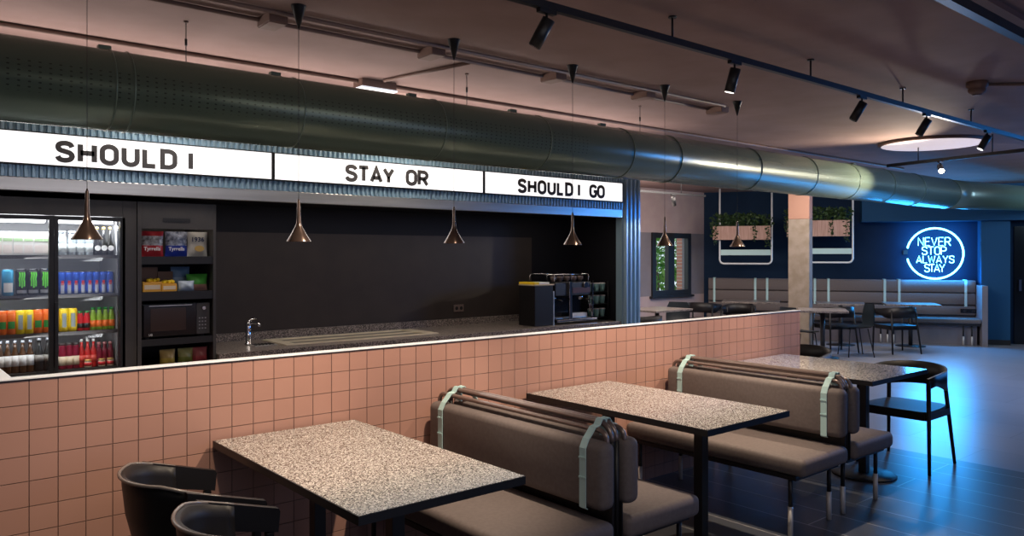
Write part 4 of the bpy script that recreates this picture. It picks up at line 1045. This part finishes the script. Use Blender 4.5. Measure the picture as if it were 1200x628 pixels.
# far chairs
def place(proto, u, v, rz, label, group=None):
    p = atZ(u, v, 0); return dup(proto, (p.x, p.y, 0), rz, label, group)
place(hc, 1051, 413, math.radians(58), 'hoop-back armchair at the table under the neon sign')
place(hc, 979, 412, math.radians(60), 'hoop-back armchair right of the column')
place(hc, 824, 403, math.radians(20), 'hoop-back armchair seen over the half wall in front of the window corner')
place(hc, 752, 434, math.radians(120), 'hoop-back armchair seen over the half wall just right of the post')
place(hc, 866, 409, math.radians(-150), 'hoop-back armchair left of the column seen over the half wall')
# plastic shell chair
def shell_chair(label):
    t = thing('shell_chair', label, 'chair', (0, 0, 0), 0, 'dark plastic shell chairs in the back area')
    m = MB(); g = []
    prof = [(.22, .435), (.18, .45), (.0, .445), (-.14, .455), (-.19, .50), (-.215, .60), (-.23, .72), (-.235, .82)]
    wid = [.19, .21, .22, .215, .20, .20, .195, .15]
    for th in (0, .012):
        G = []
        for (x, z), w_ in zip(prof, wid):
            G.append([m.bm.verts.new((x+(.03*(abs(k)/4)**2 if z > .5 else 0), w_*k/4, z+th*(1 if z < .48 else 0)+(0 if z > .48 else .012*(abs(k)/4)**2))) for k in range(-4, 5)])
            if th and z > .48:
                for q in G[-1]: q.co.x -= .012
        g.append(G)
    for G in g:
        for i in range(len(G)-1):
            for k in range(8): m.bm.faces.new((G[i][k], G[i][k+1], G[i+1][k+1], G[i+1][k])).smooth = True
    m.build('seat_shell', 'plasticblue', t, world=False)
    for a_, b_ in (((.16, .16), (.2, .2)), ((.16, -.16), (.2, -.2)), ((-.12, .15), (-.2, .2)), ((-.12, -.15), (-.2, -.2))):
        MB().tube([(a_[0], a_[1], .44), (b_[0], b_[1], .001)], .009, 8).build('leg', 'black', t, world=False)
    MB().tube([(.16, -.16, .436), (.16, .16, .436)], .008, 8).build('crossbar', 'black', t, world=False)
    return t
sc = shell_chair('dark teal shell chair with upright back right of the column tables'); p = atZ(1003, 417, 0); sc.location = p; sc.rotation_euler = (0, 0, math.radians(140))
place(sc, 936, 424, math.radians(-15), 'dark shell chair directly behind the half wall end')
place(sc, 790, 414, math.radians(200), 'dark shell chair under the window seen over the half wall')
# far tables
def ftable(u, v, label, w_=.7, rot=WA, top='plasticblue', bl_=.7):
    p = atZ(u, v, 0)
    t = thing('cafe_table', label, 'table', p, rot, 'pedestal tables in the back area')
    MB().box(-w_/2, w_/2, -bl_/2, bl_/2, .715, .745, bev=.004).build('tabletop', 'granite', t, world=False)
    MB().tube([(0, 0, .018), (0, 0, .714)], .035, 14).build('pedestal', 'black', t, world=False)
    MB().lathe([(.24, .001), (.24, .008), (.05, .02)], 0, 0, 30).build('base_disc', 'black', t, world=False)
ftable(1067, 405.5, 'cafe table with blue-lit top under the neon sign', .85)
ftable(985, 404, 'cafe table beside the bench right of the column', .8)
ftable(964, 419, 'cafe table nearest the half wall end', .7)
ftable(880, 400, 'cafe table left of the column seen over the half wall', 1.0)
ftable(770, 417, 'cafe table just right of the post seen over the half wall', .9, 0)

# ------------------------------------------------------------------ wall bench under neon
t = thing('wall_bench', 'long taupe banquette with pale vertical straps under the neon sign', 'bench', W1, WA)
bo = .14; s0 = SW(825, bo)[0]; s1_ = SW(1143, bo)[0]
zt = SW(1140, bo, 328.7)[1]
m = MB()
box(max(s0, .1), s1_, -bo-.0, -.01, .0, zt-.0).build('back_panel', 'greyplaster', t, world=False)
h_ = (zt-.47)/3
for k, (a_, b_) in enumerate(((zt-h_, zt-.01), (zt-2*h_, zt-h_-.012), (.50, zt-2*h_-.02))):
    box(max(s0, .1), s1_, -bo-.06, -bo-.001, a_, b_, bev=.018, seg=2).build('back_cushion', 'leather', t, world=False)
box(max(s0, .1), s1_, -.62, -bo-.065, .38, .47, bev=.03, seg=3).build('seat_cushion', 'leather', t, world=False)
box(max(s0, .1), s1_-.05, -.50, -bo-.002, .0, .34).build('base_panel', 'greyplaster', t, world=False)
box(max(s0, .1), s1_, -.58, -.2, .345, .378).build('seat_frame', 'black', t, world=False)
box(s1_+.002, s1_+.09, -.62, -.01, 0, zt-.08).build('end_panel', 'greyplaster', t, world=False)
for u in (837, 885, 899, 955, 971, 1037, 1054, 1132):
    s_ = SW(u, bo+.08)[0]
    box(s_-.021, s_+.021, -bo-.068, -bo-.0605, .66, zt+.01).build('strap', 'mint', t, world=False)
    box(s_-.021, s_+.021, -bo-.068, -.012, zt+.0005, zt+.012).build('strap_fold', 'mint', t, world=False)
for u in (1032, 1040, 1047, 1129, 1139, 984):
    s_ = SW(u, .56)[0]
    l_ = MB().tube([(s_, -.56, .16), (s_, -.56, .345)], .013, 8).build('leg', 'black', t, world=False)
    MB().tube([(s_, -.56, .001), (s_, -.56, .16)], .016, 8).build('leg_sleeve', 'sleeve', l_, world=False)
s_ = SW(1136, bo+.08)[0]
tk = thing('wall_socket', 'black double socket at the right end of the banquette', 'socket', W1, WA)
box(s_-.14, s_+.14, -bo-.075, -bo-.061, .55, .62, bev=.003).build('faceplate', 'blackgloss', tk, world=False)
for d_ in (-.07, .07): MB().tube([(s_+d_, -bo-.0755, .585), (s_+d_, -bo-.079, .585)], .022, 12).build('outlet', 'black', tk, world=False)

# ------------------------------------------------------------------ neon sign
ns = thing('neon_sign', 'round blue neon sign reading NEVER STOP ALWAYS STAY', 'neon sign', W1, WA)
nc, nz = SW(1095.5, .07, 297); NR = .462
P = []
for k in range(49):
    a_ = math.radians(192+336*k/48*1.0); P.append((nc+NR*math.cos(a_), -.07, nz+NR*math.sin(a_)))
MB().tube(P, .016, 8).build('ring_tube', 'neon', ns, world=False)
for txt, u0, u1, v0, v1 in (('NEVER', 1075.5, 1114.5, 278, 288.3), ('STOP', 1080, 1109.5, 288.8, 298.8), ('ALWAYS', 1073.5, 1118.5, 299.3, 308.5), ('STAY', 1083, 1107.5, 309.2, 319)):
    a_, z1 = SW(u0, .07, v0); b_, _ = SW(u1, .07, v0); _, z0 = SW(1095, .07, v1)
    m = MB()
    for pts, cl in strokes(txt, a_, b_, z0, z1, .016): m.tube([(q[0], -.07, q[1]) for q in pts], .0078, 6, closed=bool(cl), norm=(0, 1, 0))
    m.build('word_tube', 'neon', ns, world=False)
for dx in (-.3, 0, .3):
    for sg in (-1, 1):
        zz = nz+sg*math.sqrt(NR*NR-dx*dx)
        MB().tube([(nc+dx, -.07, zz), (nc+dx, -.002, zz)], .006, 6).build('standoff', 'chrome', ns, world=False)
MB().box(nc-NR-.06, nc-NR+.02, -.05, -.002, nz-.02, nz+.06, bev=.005).build('transformer', 'black', ns, world=False)
for z_ in (nz+.52,):
    MB().tube([(nc, -.03, nz+NR), (nc, -.03, CZ)], .003, 6).build('hanging_wire', 'black', ns, world=False)
lp = W1+WD*nc-WN*.25
light('AREA', (lp.x, lp.y, nz), 75, BLUE, (lp.x-WN.x*3, lp.y-WN.y*3, .3), 1.0)
light('AREA', (lp.x+.02*WN.x, lp.y, nz), 20, BLUE, (lp.x+WN.x, lp.y+WN.y, nz), 1.1)
# blue light added out of view to tint the floor
light('AREA', (11.5, .9, 2.5), 110, (.03, .3, 1), (8.3, 1.8, 0), 1.2)

# ------------------------------------------------------------------ hanging planters
def leafmesh(m, c, n, spread, size, seed):
    random.seed(seed)
    for k in range(n):
        p = Vector(c)+Vector((random.uniform(-1, 1)*spread[0], random.uniform(-1, 1)*spread[1], random.uniform(-.3, 1)*spread[2]))
        a_ = random.random()*2*PI; el = random.uniform(-.6, .9); d = Vector((math.cos(a_)*math.cos(el), math.sin(a_)*math.cos(el), math.sin(el))); sd = d.cross(Vector((random.random(), random.random(), random.random()))).normalized()
        L = size*random.uniform(.7, 1.4); w_ = L*.32
        v = [m.bm.verts.new(q) for q in (p, p+d*L*.5+sd*w_, p+d*L, p+d*L*.5-sd*w_)]; m.bm.faces.new(v)
def planter(u0, u1, vt, vb, fu0, fu1, fvt, fvb, label, plabel, off=.9, seed=1):
    sA, z1 = SW(u0, off, vt); sB, _ = SW(u1, off, vt); _, z0 = SW((u0+u1)/2, off, vb)
    fa, ft = SW(fu0, off, fvt); fb, _ = SW(fu1, off, fvt); _, f0 = SW((fu0+fu1)/2, off, fvb)
    t = thing('hanging_planter', label, 'planter', W1, WA, 'hanging planters before the blue wall')
    y = -off; R_ = .08; top = CZ-.002
    P = [(fa, y, top), (fa, y, f0+R_)]+[(fa+R_-R_*math.cos(q*PI/12), y, f0+R_-R_*math.sin(q*PI/12)) for q in range(1, 7)]+[(fb-R_+R_*math.sin(q*PI/12), y, f0+R_-R_*math.cos(q*PI/12)) for q in range(0, 7)]+[(fb, y, top)]
    MB().tube(P, .017, 8).build('tube_frame', 'whitetube', t, world=False)
    b = MB().box(sA, sB, y-.14, y-.12, z0, z1).box(sA, sB, y+.12, y+.14, z0, z1).box(sA, sA+.02, y-.12, y+.12, z0, z1).box(sB-.02, sB, y-.12, y+.12, z0, z1).box(sA+.02, sB-.02, y-.12, y+.12, z0, z0+.02)
    b.build('planter_box', 'planter', t, world=False)
    MB().box(sA+.02, sB-.02, y-.12, y+.12, z1-.05, z1-.02).build('soil', 'trunk', t, world=False)
    zs = SW((fu0+fu1)/2, off, fvb-10)[1]; zs0 = SW((fu0+fu1)/2, off, fvb-16.5)[1]
    box(fa+.02, fb-.02, y-.01, y+.01, zs, zs0).build('lower_slat', 'mint', t, world=False)
    q = MB(); random.seed(seed)
    for k in range(9):
        s_ = sA+(sB-sA)*(k+.5)/9; leafmesh(q, (s_, y, z1+.02), 110, (.09, .10, .17+.05*random.random()), .06, seed*50+k)
    for k, s_ in enumerate((sA+.05, sA+(sB-sA)*.72, sB-.05, sA+.0)):
        L = (.35, .3, .4, .22)[k]
        for j in range(int(L/.012)): leafmesh(q, (s_+random.uniform(-.02, .02), y-.15, z1-.012*j), 2, (.025, .02, .01), .045, seed*90+k*40+j)
    pl = q.build('trailing_plant', 'leaf', None, shift=False); wframe(pl); tag(pl, plabel, 'plant', 'trailing plants in the planters')
planter(836, 903, 265.5, 281, 843.5, 904.5, 236, 309, 'pink wooden planter in white tube frame near the window corner', 'leafy plants in the planter near the window corner', seed=2)
planter(922, 995, 259, 277, 936, 999.5, 237, 307.5, 'pink wooden planter in white tube frame behind the column', 'leafy plants in the planter behind the column', seed=3)

# exterior greenery -------------------------------------------------
ggx = (WX0+WX1)/2
for i, (uu, dy, r_, lab) in enumerate(((768, 2.6, 1.1, 'sunlit green tree seen through the left window pane'), (781, 8.6, 1.5, 'tree between the two panes, behind the nearer sunlit one'), (797, 4.6, 1.0, 'green tree seen through the right window pane'))):
    dx = XU(uu, Y1+dy)-ggx
    t = thing('garden_tree', lab, 'tree', (ggx+dx, Y1+dy, -.1), 0, 'trees outside the window')
    random.seed(i+20)
    MB().tube([(0, 0, 0), (.05, 0, 1.0), (0, .05, 1.8)], .09, 8, r2=.05).build('trunk', 'trunk', t, world=False)
    q = MB()
    for k in range(1400):
        v = Vector((random.gauss(0, 1), random.gauss(0, 1), random.gauss(0, 1))).normalized()*r_*random.uniform(.55, 1)
        p = v+Vector((0, 0, 1.85)); d = (v.normalized()+Vector((random.uniform(-.6, .6), random.uniform(-.6, .6), random.uniform(-.6, .6)))).normalized(); sd = d.cross(Vector((.3, .5, .8))).normalized(); L = random.uniform(.08, .17)
        vv = [q.bm.verts.new(x) for x in (p, p+d*L*.5+sd*L*.35, p+d*L, p+d*L*.5-sd*L*.35)]; q.bm.faces.new(vv)
    q.build('foliage', 'leafbright', t, world=False)
px_ = XU(799, Y1+.9)
tag(box(px_-.05, px_+.55, Y1+.7, Y1+1.0, -.1, 2.6).build('brick_pillar', 'brickout'), 'red brick pillar outside the right window pane', 'pillar')
tag(box(6, 24, Y1+.6, Y1+12, -.3, -.1).build('garden_lawn', 'leafbright'), 'green lawn outside the window', 'lawn')
